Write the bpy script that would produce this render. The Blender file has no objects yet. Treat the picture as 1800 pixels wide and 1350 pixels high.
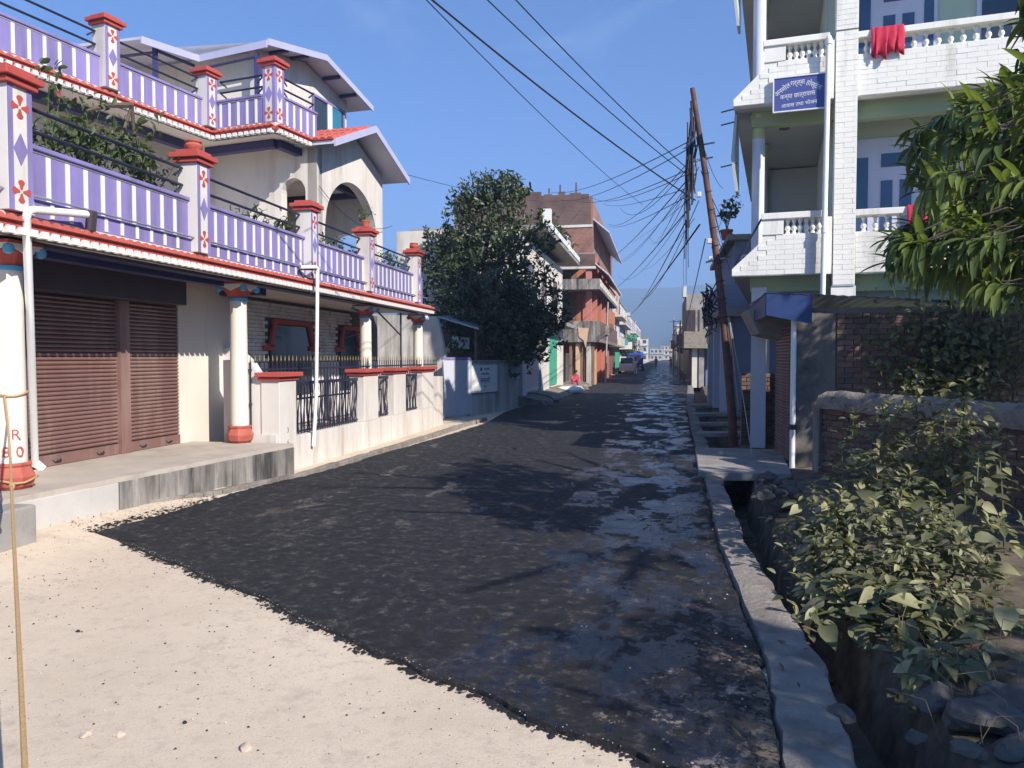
import bpy, bmesh, math, random
import numpy as np
from mathutils import Vector, Matrix, Euler, noise

random.seed(7)
R = math.radians
sc = bpy.context.scene
COL = sc.collection

# ------------------------------------------------------------------ camera
F, CAMZ = 1350.0, 1.7                       # focal length in pixels of the 1800 px wide photograph
YAW, PIT = math.atan(260 / F), math.atan(47 / F)
cam = bpy.data.cameras.new('camera')
cam.sensor_width = 36.0
cam.lens = 36.0 * F / 1800.0
cam.clip_start = 0.05
cam.clip_end = 12000
cam_o = bpy.data.objects.new('camera', cam)
COL.objects.link(cam_o)
cam_o.location = (0, 0, CAMZ)
cam_o.rotation_euler = (math.pi / 2 - PIT, 0, YAW)
sc.camera = cam_o

# ------------------------------------------------------------------ sky and sun
SUN_AZ, SUN_EL = R(128), R(33)              # clockwise from +Y (the street's direction)
world = bpy.data.worlds.new('World')
sc.world = world
world.use_nodes = True
wn, wl = world.node_tree.nodes, world.node_tree.links
sky = wn.new('ShaderNodeTexSky')
sky.sky_type = 'NISHITA'
sky.sun_disc = False
sky.sun_elevation = SUN_EL
sky.sun_rotation = SUN_AZ
sky.altitude = 2200
sky.air_density = 1.0
sky.dust_density = 0.6
sky.ozone_density = 10.0
tc = wn.new('ShaderNodeTexCoord')                # faint wisps of high cloud
mpw = wn.new('ShaderNodeMapping'); mpw.inputs['Scale'].default_value = (2.2, 5.0, 3.0); mpw.inputs['Rotation'].default_value = (0.3, 0.5, 0.6)
wl.new(tc.outputs['Generated'], mpw.inputs[0])
wz = wn.new('ShaderNodeTexNoise'); wz.inputs['Scale'].default_value = 1.6; wz.inputs['Detail'].default_value = 7; wz.inputs['Roughness'].default_value = .62; wz.inputs['Distortion'].default_value = .6
wl.new(mpw.outputs[0], wz.inputs['Vector'])
wr = wn.new('ShaderNodeMapRange'); wr.inputs[1].default_value = .58; wr.inputs[2].default_value = .85; wr.inputs[4].default_value = .22
wl.new(wz.outputs[0], wr.inputs[0])
wm_ = wn.new('ShaderNodeMix'); wm_.data_type = 'RGBA'; wm_.inputs[7].default_value = (5.2, 6.0, 7.2, 1)
tint = wn.new('ShaderNodeMix'); tint.data_type = 'RGBA'; tint.blend_type = 'MULTIPLY'; tint.inputs[0].default_value = 1.0; tint.inputs[7].default_value = (.62, .84, .95, 1)
wl.new(sky.outputs[0], tint.inputs[6])
wl.new(wr.outputs[0], wm_.inputs[0]); wl.new(tint.outputs[2], wm_.inputs[6])
wl.new(wm_.outputs[2], wn['Background'].inputs[0])
wn['Background'].inputs[1].default_value = 0.101

sun = bpy.data.lights.new('sun', 'SUN')
sun.energy = 5.0
sun.angle = R(0.53)
sun.color = (1.0, 0.93, 0.83)
sun_o = bpy.data.objects.new('sun', sun)
COL.objects.link(sun_o)
SUND = Vector((math.sin(SUN_AZ) * math.cos(SUN_EL), math.cos(SUN_AZ) * math.cos(SUN_EL), math.sin(SUN_EL)))
sun_o.rotation_euler = (-SUND).to_track_quat('-Z', 'Y').to_euler()
sun_o.location = SUND * 60

HAZE_D = 0.0009
vs = sc.view_settings
vs.view_transform = 'Standard'
vs.look = 'None'
vs.exposure = 1.06
vs.gamma = 1.0
vs.use_curve_mapping = False
sc.cycles.use_denoising = True
sc.cycles.max_bounces = 6
sc.cycles.diffuse_bounces = 3
sc.cycles.glossy_bounces = 2
sc.cycles.transmission_bounces = 3
sc.cycles.volume_bounces = 0
sc.cycles.caustics_reflective = False
sc.cycles.caustics_refractive = False

# ------------------------------------------------------------------ layout: a pixel of the photograph on a plane of the place
RM = Euler((math.pi / 2 - PIT, 0, YAW)).to_matrix()
RMI = RM.transposed()
EYE = Vector((0, 0, CAMZ))
def ray(x, y): return RM @ Vector(((x - 900) / F, (675 - y) / F, -1))
def G(x, y, z=0.0):
    d = ray(x, y); t = (z - CAMZ) / d.z
    return EYE + d * t
def PX(x, y, X):
    d = ray(x, y); return EYE + d * (X / d.x)
def PY(x, y, Y):
    d = ray(x, y); return EYE + d * (Y / d.y)
def PP(x, y, p, u):                          # vertical plane through p along the horizontal direction u
    d = ray(x, y); n = Vector((u[1], -u[0], 0))
    t = (Vector((p[0], p[1], 0)) - Vector((0, 0, 0))).dot(n) / d.dot(n)
    return EYE + d * t
def pix(P):
    q = RMI @ (Vector(P) - EYE)
    if q.z > -0.01: return (-9999, -9999, 0)
    return (900 + F * q.x / -q.z, 675 - F * q.y / -q.z, -q.z)

# ------------------------------------------------------------------ helpers
ORG = {}
def link(o, parent=None):
    COL.objects.link(o)
    if parent is not None: o.parent = parent
    return o
def org(o): return ORG.get(o.name, Vector((0, 0, 0))) if o is not None else Vector((0, 0, 0))
def tag(o, label, cat, group=None):
    o['label'] = label; o['category'] = cat
    if group: o['group'] = group
    return o
def thing(name, label, cat, loc, group=None):
    o = bpy.data.objects.new(name, None)
    o.empty_display_size = 0.2
    COL.objects.link(o)
    o.location = loc
    ORG[o.name] = Vector(loc)
    return tag(o, label, cat, group)
def struct(o): o['kind'] = 'structure'; return o
def stuff(o): o['kind'] = 'stuff'; return o

class MB:
    def __init__(s): s.v = []; s.f = []
    def add(s, vs_, fs):
        b = len(s.v); s.v += [Vector(p) for p in vs_]; s.f += [tuple(i + b for i in q) for q in fs]; return s
    def obox(s, o, a, b, c):
        o, a, b, c = map(Vector, (o, a, b, c))
        p = [o, o + a, o + a + b, o + b, o + c, o + a + c, o + a + b + c, o + b + c]
        return s.add(p, [(0, 3, 2, 1), (4, 5, 6, 7), (0, 1, 5, 4), (1, 2, 6, 5), (2, 3, 7, 6), (3, 0, 4, 7)])
    def box(s, a, b):
        return s.obox(a, (b[0] - a[0], 0, 0), (0, b[1] - a[1], 0), (0, 0, b[2] - a[2]))
    def prism(s, poly, vec):
        n = len(poly); vec = Vector(vec); p = [Vector(q) for q in poly]
        fs = [tuple(range(n - 1, -1, -1)), tuple(range(n, 2 * n))] + [(i, (i + 1) % n, n + (i + 1) % n, n + i) for i in range(n)]
        return s.add(p + [q + vec for q in p], fs)
    def tube(s, pts, r, n=8, cap=True):
        pts = [Vector(p) for p in pts]; m = len(pts)
        rr = r if isinstance(r, (list, tuple)) else [r] * m
        vv = []; ref = None
        for i, p in enumerate(pts):
            t = (pts[min(i + 1, m - 1)] - pts[max(i - 1, 0)])
            if t.length < 1e-9: t = Vector((0, 0, 1))
            t.normalize()
            if ref is None: ref = Vector((0, 0, 1)) if abs(t.z) < 0.9 else Vector((1, 0, 0))
            a = t.cross(ref)
            if a.length < 1e-4: a = t.orthogonal()
            a.normalize(); b = a.cross(t); ref = b if abs(t.dot(b)) < .99 else ref
            for k in range(n):
                w = 2 * math.pi * k / n
                vv.append(p + (a * math.cos(w) + b * math.sin(w)) * rr[i])
        fs = [(i * n + k, i * n + (k + 1) % n, (i + 1) * n + (k + 1) % n, (i + 1) * n + k) for i in range(m - 1) for k in range(n)]
        if cap: fs += [tuple(range(n - 1, -1, -1)), tuple(range((m - 1) * n, m * n))]
        return s.add(vv, fs)
    def lathe(s, c, prof, n=16, rot=0.0):
        c = Vector(c); m = len(prof)
        vv = [c + Vector((r * math.cos(2 * math.pi * k / n + rot), r * math.sin(2 * math.pi * k / n + rot), z)) for r, z in prof for k in range(n)]
        fs = [(i * n + k, i * n + (k + 1) % n, (i + 1) * n + (k + 1) % n, (i + 1) * n + k) for i in range(m - 1) for k in range(n)]
        fs += [tuple(range(n - 1, -1, -1)), tuple(range((m - 1) * n, m * n))]
        return s.add(vv, fs)
    def mesh(s, name, mat, o=Vector((0, 0, 0)), smooth=False):
        me = bpy.data.meshes.new(name)
        me.from_pydata([tuple(p - o) for p in s.v], [], s.f)
        if mat is not None: me.materials.append(mat)
        if smooth:
            me.polygons.foreach_set('use_smooth', [True] * len(me.polygons))
            me.set_sharp_from_angle(angle=R(40))
        me.update()
        return me
    def build(s, name, mat, parent=None, smooth=False, bevel=0.0, label=None):
        o_ = org(parent)
        ob = bpy.data.objects.new(name, s.mesh(name, mat, o_, smooth))
        link(ob, parent)
        ORG[ob.name] = o_
        if bevel:
            m = ob.modifiers.new('bevel', 'BEVEL'); m.width = bevel; m.segments = 2; m.limit_method = 'ANGLE'
        if label: ob['label'] = label
        return ob
def inst(name, me, parent, M):
    ob = bpy.data.objects.new(name, me)
    link(ob, parent)
    ob.matrix_local = Matrix.Translation(-org(parent)) @ M
    ORG[ob.name] = org(parent)
    return ob
def frame(o, ex, ey, ez):                    # matrix with these columns
    ex, ey, ez = Vector(ex), Vector(ey), Vector(ez)
    return Matrix(((ex.x, ey.x, ez.x, o[0]), (ex.y, ey.y, ez.y, o[1]), (ex.z, ey.z, ez.z, o[2]), (0, 0, 0, 1)))
def top_mesh(name, mat, mb, label, cat, group=None, loc=None, **k):
    """a thing that is one mesh, origin at its base"""
    if loc is None:
        xs = [p.x for p in mb.v]; ys = [p.y for p in mb.v]; zs = [p.z for p in mb.v]
        loc = Vector(((min(xs) + max(xs)) / 2, (min(ys) + max(ys)) / 2, min(zs)))
    ob = bpy.data.objects.new(name, mb.mesh(name, mat, Vector(loc), k.get('smooth', False)))
    COL.objects.link(ob); ob.location = loc; ORG[ob.name] = Vector(loc)
    if k.get('bevel'):
        m = ob.modifiers.new('bevel', 'BEVEL'); m.width = k['bevel']; m.segments = 2
    return tag(ob, label, cat, group)

def text_part(name, body, size, mat, parent, M, depth=0.002, sx=1.0):
    cu = bpy.data.curves.new(name, 'FONT')
    cu.body = body; cu.size = size; cu.align_x = 'CENTER'; cu.align_y = 'CENTER'; cu.extrude = depth; cu.resolution_u = 3
    t = bpy.data.objects.new('tmp', cu); COL.objects.link(t)
    dg = bpy.context.evaluated_depsgraph_get()
    me = bpy.data.meshes.new_from_object(t.evaluated_get(dg))
    bpy.data.objects.remove(t); bpy.data.curves.remove(cu)
    me.name = name
    me.materials.clear(); me.materials.append(mat)
    return inst(name, me, parent, M @ Matrix.Diagonal((sx, 1, 1, 1)))

# ------------------------------------------------------------------ materials
MATS = {}
def mk(name, col, rough=0.75, var=0.12, scale=2.5, bump=0.0, bscale=40, dirt=None, damt=0.0, dscale=0.8, streak=False, metal=0.0,
       spec=0.4, grain=0.0, gscale=120, bdist=0.01, trans=0.0):
    m = bpy.data.materials.new(name); m.use_nodes = True
    N, L = m.node_tree.nodes, m.node_tree.links
    b = N['Principled BSDF']
    geo = N.new('ShaderNodeNewGeometry')
    def nz(sc_, det=5, vec=None, rgh=0.6):
        t = N.new('ShaderNodeTexNoise'); t.inputs['Scale'].default_value = sc_; t.inputs['Detail'].default_value = det
        t.inputs['Roughness'].default_value = rgh
        L.new(vec or geo.outputs['Position'], t.inputs['Vector']); return t
    def ramp(src, a, bb):
        r = N.new('ShaderNodeMapRange'); r.inputs[1].default_value = a; r.inputs[2].default_value = bb
        L.new(src, r.inputs[0]); return r.outputs[0]
    def mix(fac, c1, c2):
        x = N.new('ShaderNodeMix'); x.data_type = 'RGBA'
        L.new(fac, x.inputs[0])
        for i, c in ((6, c1), (7, c2)):
            if isinstance(c, tuple): x.inputs[i].default_value = (*c, 1)
            else: L.new(c, x.inputs[i])
        return x.outputs[2]
    c = Vector(col)
    hi = tuple(min(1, q * (1 + var)) for q in c); lo = tuple(q * (1 - var) for q in c)
    out = mix(ramp(nz(scale).outputs[0], 0.3, 0.7), lo, hi)
    if grain:
        g = ramp(nz(gscale, 2).outputs[0], 0.35, 0.65)
        out = mix(g, tuple(q * (1 - grain) for q in c), out)
    if dirt and damt:
        vec = None
        if streak:
            mp = N.new('ShaderNodeMapping'); mp.inputs['Scale'].default_value = (1, 1, 0.12)
            L.new(geo.outputs['Position'], mp.inputs[0]); vec = mp.outputs[0]
        f = ramp(nz(dscale, 8, vec, 0.7).outputs[0], 0.62 - 0.3 * damt, 0.80 - 0.2 * damt)
        out = mix(f, out, dirt)
    L.new(out, b.inputs['Base Color'])
    b.inputs['Roughness'].default_value = rough
    b.inputs['Metallic'].default_value = metal
    b.inputs['Specular IOR Level'].default_value = spec
    if bump:
        bp = N.new('ShaderNodeBump'); bp.inputs['Strength'].default_value = bump; bp.inputs['Distance'].default_value = bdist
        L.new(nz(bscale, 6).outputs[0], bp.inputs['Height']); L.new(bp.outputs[0], b.inputs['Normal'])
    MATS[name] = m
    return m

M = {}
M['white'] = mk('white_paint', (.64, .605, .565), .7, .05, 1.5, .15, 30, (.42, .36, .30), .42, 2.4, True)
M['wall_white'] = mk('compound_wall_white', (.63, .59, .545), .8, .07, 1.4, .25, 40, (.36, .29, .22), .42, 2.2, True)
M['cream'] = mk('cream_plaster', (.70, .64, .56), .8, .06, 1.2, .2, 30, (.45, .38, .30), .3, 1.2, True)
M['beige'] = mk('beige_plaster', (.62, .55, .49), .85, .08, 1.2, .2, 30)
M['soffit'] = mk('soffit_plaster', (.62, .57, .53), .85, .08, 1.0, .15, 20)
M['lilac'] = mk('lilac_paint', (.25, .205, .46), .55, .08, 1.6, .12, 40, (.16, .14, .26), .62, 2.6, True)
M['red'] = mk('brick_red_paint', (.44, .075, .06), .6, .14, 3, .15, 50, (.30, .07, .05), .3, 3)
M['navy'] = mk('navy_paint', (.045, .045, .13), .5, .1)
M['blue'] = mk('sky_blue_paint', (.10, .36, .60), .55, .08)
M['rail'] = mk('dark_steel', (.022, .022, .045), .45, .2, 6)
M['shutter'] = mk('brown_shutter_paint', (.19, .105, .092), .42, .12, 3, .05, 60, (.34, .24, .2), .35, 1.5, True)
M['shutter_shade_dark'] = mk('shutter_and_shade_dark', (.055, .04, .05), .5, .15)
M['pvc'] = mk('white_plastic_pipe', (.78, .78, .78), .35, .04, 4)
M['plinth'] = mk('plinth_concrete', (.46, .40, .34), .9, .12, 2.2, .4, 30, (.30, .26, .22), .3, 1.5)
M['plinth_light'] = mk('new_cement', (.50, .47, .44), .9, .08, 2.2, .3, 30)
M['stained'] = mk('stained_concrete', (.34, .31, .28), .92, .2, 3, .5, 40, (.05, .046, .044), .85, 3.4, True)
M['oldplaster'] = mk('shade_toned_plaster', (.15, .135, .125), .93, .25, 3, .5, 30, (.06, .055, .05), .5, 2)  # base colour darkened to stand for the shade on the shed pier
M['concrete'] = mk('grey_concrete', (.30, .28, .26), .9, .18, 2, .5, 30, (.16, .145, .13), .4, 1.5)
M['kerb'] = mk('dusty_concrete', (.27, .24, .21), .92, .18, 3, .9, 22, (.13, .11, .095), .6, 2.5, bdist=.02)
M['cladding'] = mk('white_cladding', (.74, .72, .69), .8, .12, 4, .2, 40, (.30, .27, .25), .35, 3)
M['mortar_dark'] = mk('dark_joint', (.13, .12, .115), .95, .1)
M['oldwall'] = mk('mouldy_plaster', (.55, .52, .48), .92, .12, 2, .4, 25, (.12, .115, .105), .55, 2.0, True)
M['glass'] = mk('dark_glass', (.03, .04, .055), .12, .2, 1.0, spec=.8)
M['glass_teal'] = mk('teal_glass', (.03, .17, .26), .15, .2, 1.0, spec=.8)
M['glass_blue'] = mk('blue_glass', (.05, .085, .16), .12, .2, 1.5, spec=.8)
M['terracotta'] = mk('terracotta', (.40, .10, .07), .75, .2, 8, .2, 50)
M['tile'] = mk('red_roof_tile', (.46, .10, .075), .75, .18, 8, .2, 40)
M['tin'] = mk('tin_roof', (.52, .52, .60), .45, .08, 2)
M['tin_edge'] = mk('lilac_fascia', (.42, .42, .58), .5, .06)
M['hwhite'] = mk('hostel_white_brick_paint', (.82, .80, .73), .7, .05, 2, .25, 35, (.50, .47, .40), .32, 2.0, True)
M['hgreen'] = mk('pale_green_paint', (.50, .58, .46), .75, .05, 1.2)
M['hgreen2'] = mk('moss_green_paint', (.36, .43, .25), .75, .06, 1.2)
M['hgrey'] = mk('grey_green_soffit', (.46, .48, .46), .8, .05, 1.2)
M['hcol'] = mk('pale_blue_column', (.56, .60, .68), .65, .04, 1.2)
M['hcap'] = mk('yellow_green_capital', (.50, .52, .26), .7, .06, 3)
M['frame'] = mk('lilac_white_frame', (.62, .63, .76), .5, .04)
M['signblue'] = mk('sign_blue', (.07, .09, .28), .45, .06)
M['signwhite'] = mk('sign_white', (.72, .72, .71), .5, .03)
M['signdark'] = mk('sign_letters', (.05, .05, .12), .6, .03)
M['cloth'] = mk('red_cloth', (.55, .03, .07), .85, .15, 14, .2, 120)
M['bluetin'] = mk('blue_tin', (.025, .05, .15), .4, .1, 3)
M['brick1'] = mk('brick_a', (.17, .102, .082), .9, .25, 7, .4, 60, (.12, .09, .075), .4, 5)
M['brick2'] = mk('brick_b', (.135, .088, .074), .9, .25, 7, .4, 60, (.10, .085, .075), .5, 5)
M['brick3'] = mk('brick_c', (.21, .132, .106), .9, .22, 7, .4, 60, (.15, .12, .10), .4, 5)
M['mortar'] = mk('mortar', (.22, .19, .165), .95, .2, 6, .5, 60)
M['coping'] = mk('rough_coping', (.36, .31, .255), .95, .25, 5, 1.0, 26, (.12, .105, .085), .6, 5, bdist=.03)
M['pole'] = mk('rusty_pole', (.15, .075, .058), .85, .35, 6, .5, 40, (.06, .045, .042), .65, 2.5)
M['cable'] = mk('black_cable', (.018, .018, .03), .6, .1)
M['steel'] = mk('galvanised_steel', (.42, .42, .44), .45, .1, 4, metal=.6)
M['wood'] = mk('old_wood', (.20, .13, .09), .9, .25, 5, .4, 40)
M['gate'] = mk('grey_gate_paint', (.50, .52, .58), .6, .05, 1.5)
M['bark'] = mk('bark', (.11, .085, .065), .95, .3, 9, .8, 30)
M['stem'] = mk('green_stem', (.10, .12, .045), .7, .2)
M['dryvine'] = mk('dry_stem', (.22, .16, .10), .9, .2)
M['rope'] = mk('coir_rope', (.50, .32, .15), .95, .2, 90, .8, 160)
M['stone'] = mk('grey_stone', (.105, .095, .085), .92, .25, 9, .6, 30)
M['sandstone'] = mk('pale_pebble', (.46, .38, .30), .92, .2, 30)
M['tarstone'] = mk('tarred_pebble', (.02, .019, .02), .6, .3, 30)
M['orange'] = mk('orange_plaster', (.43, .165, .095), .8, .12, 1.5, .2, 20, (.30, .16, .1), .3, .8, True)
M['pink'] = mk('coral_plaster', (.50, .19, .15), .8, .1, 1.5, .2, 20, (.3, .16, .13), .3, .8, True)
M['peach'] = mk('peach_plaster', (.60, .40, .26), .8, .1, 1.5, .2, 20, (.3, .22, .17), .35, .8, True)
M['offwhite'] = mk('offwhite_plaster', (.62, .58, .52), .85, .1, 1.5, .2, 20, (.28, .25, .22), .4, .8, True)
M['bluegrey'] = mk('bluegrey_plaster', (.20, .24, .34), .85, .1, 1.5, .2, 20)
M['greendoor'] = mk('green_door', (.07, .36, .22), .55, .06, 2)
M['cyan'] = mk('cyan_paint', (.10, .34, .42), .6, .06)
M['rubber'] = mk('rubber', (.02, .02, .02), .8, .1)
M['truckblue'] = mk('truck_blue', (.03, .08, .40), .4, .06)
M['skin'] = mk('skin', (.20, .10, .065), .7, .05)
M['hair'] = mk('hair', (.012, .01, .01), .6, .1)
M['pinkcloth'] = mk('pink_cloth', (.62, .08, .16), .85, .1)
M['greycloth'] = mk('grey_cloth', (.14, .14, .17), .85, .1)
M['whitecloth'] = mk('white_cloth', (.7, .68, .66), .85, .06)
M['yellow'] = mk('yellow_lamp_paint', (.60, .48, .10), .5, .04)
M['brass'] = mk('dull_brass', (.34, .25, .10), .45, .1, metal=.3)
M['hill'] = mk('forested_hill', (.06, .085, .05), .95, .3, .01)
M['deadleaf'] = mk('dead_leaf', (.14, .09, .05), .9, .3, 20)

def leaf_mat(name, col, var=.35, rough=.45, scale=3.0, translu=.25, spec=.4):
    m = mk(name, col, rough, var, scale, spec=spec)
    N, L = m.node_tree.nodes, m.node_tree.links
    b = N['Principled BSDF']; out = N['Material Output']
    t = N.new('ShaderNodeBsdfTranslucent'); t.inputs[0].default_value = (col[0] * 1.6, col[1] * 1.7, col[2] * .8, 1)
    x = N.new('ShaderNodeMixShader'); x.inputs[0].default_value = translu
    L.new(b.outputs[0], x.inputs[1]); L.new(t.outputs[0], x.inputs[2]); L.new(x.outputs[0], out.inputs[0])
    return m
M['leaf_dark'] = leaf_mat('dark_glossy_leaf', (.062, .080, .040), .5, .4, 1.6, .12, .5)
M['leaf_mango'] = leaf_mat('mango_leaf', (.095, .135, .045), .4, .38, 2.4, .25)
M['leaf_mango_young'] = leaf_mat('young_mango_leaf', (.18, .23, .065), .3, .4, 3, .3)
M['leaf_bush'] = leaf_mat('bush_leaf', (.125, .130, .066), .35, .5, 4, .25)
M['leaf_bush_pale'] = leaf_mat('pale_bush_leaf', (.30, .285, .155), .3, .55, 4, .25)
M['leaf_pot'] = leaf_mat('pot_plant_leaf', (.07, .10, .035), .45, .5, 5, .25)
M['flower'] = leaf_mat('magenta_flower', (.5, .02, .10), .2, .6, 5, .2)

def brick_material(name, c1, c2, mort, scale=1.0):
    m = bpy.data.materials.new(name); m.use_nodes = True
    N, L = m.node_tree.nodes, m.node_tree.links; b = N['Principled BSDF']
    geo = N.new('ShaderNodeNewGeometry'); sp = N.new('ShaderNodeSeparateXYZ'); L.new(geo.outputs['Position'], sp.inputs[0])
    ad = N.new('ShaderNodeMath'); ad.operation = 'ADD'; L.new(sp.outputs[0], ad.inputs[0]); L.new(sp.outputs[1], ad.inputs[1])
    cb = N.new('ShaderNodeCombineXYZ'); L.new(ad.outputs[0], cb.inputs[0]); L.new(sp.outputs[2], cb.inputs[1])
    br = N.new('ShaderNodeTexBrick'); L.new(cb.outputs[0], br.inputs['Vector'])
    br.inputs['Color1'].default_value = (*c1, 1); br.inputs['Color2'].default_value = (*c2, 1); br.inputs['Mortar'].default_value = (*mort, 1)
    br.inputs['Scale'].default_value = 1.0; br.inputs['Brick Width'].default_value = .24 * scale; br.inputs['Row Height'].default_value = .085 * scale
    br.inputs['Mortar Size'].default_value = .012 * scale
    nzt = N.new('ShaderNodeTexNoise'); nzt.inputs['Scale'].default_value = .9; nzt.inputs['Detail'].default_value = 8; L.new(geo.outputs['Position'], nzt.inputs['Vector'])
    mr = N.new('ShaderNodeMapRange'); mr.inputs[1].default_value = .45; mr.inputs[2].default_value = .75; L.new(nzt.outputs[0], mr.inputs[0])
    mx = N.new('ShaderNodeMix'); mx.data_type = 'RGBA'; L.new(mr.outputs[0], mx.inputs[0]); L.new(br.outputs[0], mx.inputs[6]); mx.inputs[7].default_value = (c1[0] * .45, c1[1] * .55, c1[2] * .6, 1)
    L.new(mx.outputs[2], b.inputs['Base Color']); b.inputs['Roughness'].default_value = .92
    bp = N.new('ShaderNodeBump'); bp.inputs['Strength'].default_value = .5; bp.inputs['Distance'].default_value = .02
    L.new(br.outputs['Fac'], bp.inputs['Height']); bp.invert = True; L.new(bp.outputs[0], b.inputs['Normal'])
    return m
M['farbrick'] = brick_material('far_brickwork', (.34, .12, .085), (.26, .10, .075), (.30, .26, .22))
M['farbrick_dark'] = brick_material('weathered_brickwork', (.17, .085, .07), (.13, .075, .065), (.16, .14, .125))

def ground_material():
    m = bpy.data.materials.new('dusty_ground'); m.use_nodes = True
    N, L = m.node_tree.nodes, m.node_tree.links; b = N['Principled BSDF']
    geo = N.new('ShaderNodeNewGeometry')
    def nz(s, d=6, r=.6):
        t = N.new('ShaderNodeTexNoise'); t.inputs['Scale'].default_value = s; t.inputs['Detail'].default_value = d; t.inputs['Roughness'].default_value = r
        L.new(geo.outputs['Position'], t.inputs['Vector']); return t.outputs[0]
    def rng(src, a, c):
        r = N.new('ShaderNodeMapRange'); r.inputs[1].default_value = a; r.inputs[2].default_value = c; L.new(src, r.inputs[0]); return r.outputs[0]
    def mix(f, a, c):
        x = N.new('ShaderNodeMix'); x.data_type = 'RGBA'; L.new(f, x.inputs[0])
        for i, q in ((6, a), (7, c)):
            if isinstance(q, tuple): x.inputs[i].default_value = (*q, 1)
            else: L.new(q, x.inputs[i])
        return x.outputs[2]
    c = mix(rng(nz(.6, 8, .7), .35, .65), (.57, .465, .35), (.70, .58, .445))
    c = mix(rng(nz(2.4, 8, .75), .54, .70), c, (.48, .39, .30))
    c = mix(rng(nz(9, 8, .75), .52, .72), c, (.47, .385, .305))
    c = mix(rng(nz(160, 3), .58, .68), c, (.44, .36, .28))
    c = mix(rng(nz(70, 3), .64, .72), c, (.33, .27, .21))
    c = mix(rng(nz(55, 3), .70, .76), c, (.70, .60, .50))
    # darker earth of the ditch and its bank, right of the kerb
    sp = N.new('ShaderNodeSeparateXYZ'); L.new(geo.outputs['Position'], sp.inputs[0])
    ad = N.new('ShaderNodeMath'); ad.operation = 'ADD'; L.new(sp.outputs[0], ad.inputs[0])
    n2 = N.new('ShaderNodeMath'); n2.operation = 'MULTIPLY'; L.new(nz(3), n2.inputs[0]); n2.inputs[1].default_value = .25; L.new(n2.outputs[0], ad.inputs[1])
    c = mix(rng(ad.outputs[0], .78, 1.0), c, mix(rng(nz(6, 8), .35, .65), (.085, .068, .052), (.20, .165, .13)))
    L.new(c, b.inputs['Base Color']); b.inputs['Roughness'].default_value = .95; b.inputs['Specular IOR Level'].default_value = .2
    bp = N.new('ShaderNodeBump'); bp.inputs['Strength'].default_value = .45; bp.inputs['Distance'].default_value = .010
    L.new(nz(75, 8, .75), bp.inputs['Height'])
    bp2 = N.new('ShaderNodeBump'); bp2.inputs['Strength'].default_value = .25; bp2.inputs['Distance'].default_value = .05
    L.new(nz(1.3, 4), bp2.inputs['Height']); L.new(bp.outputs[0], bp2.inputs['Normal']); L.new(bp2.outputs[0], b.inputs['Normal'])
    return m
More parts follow.
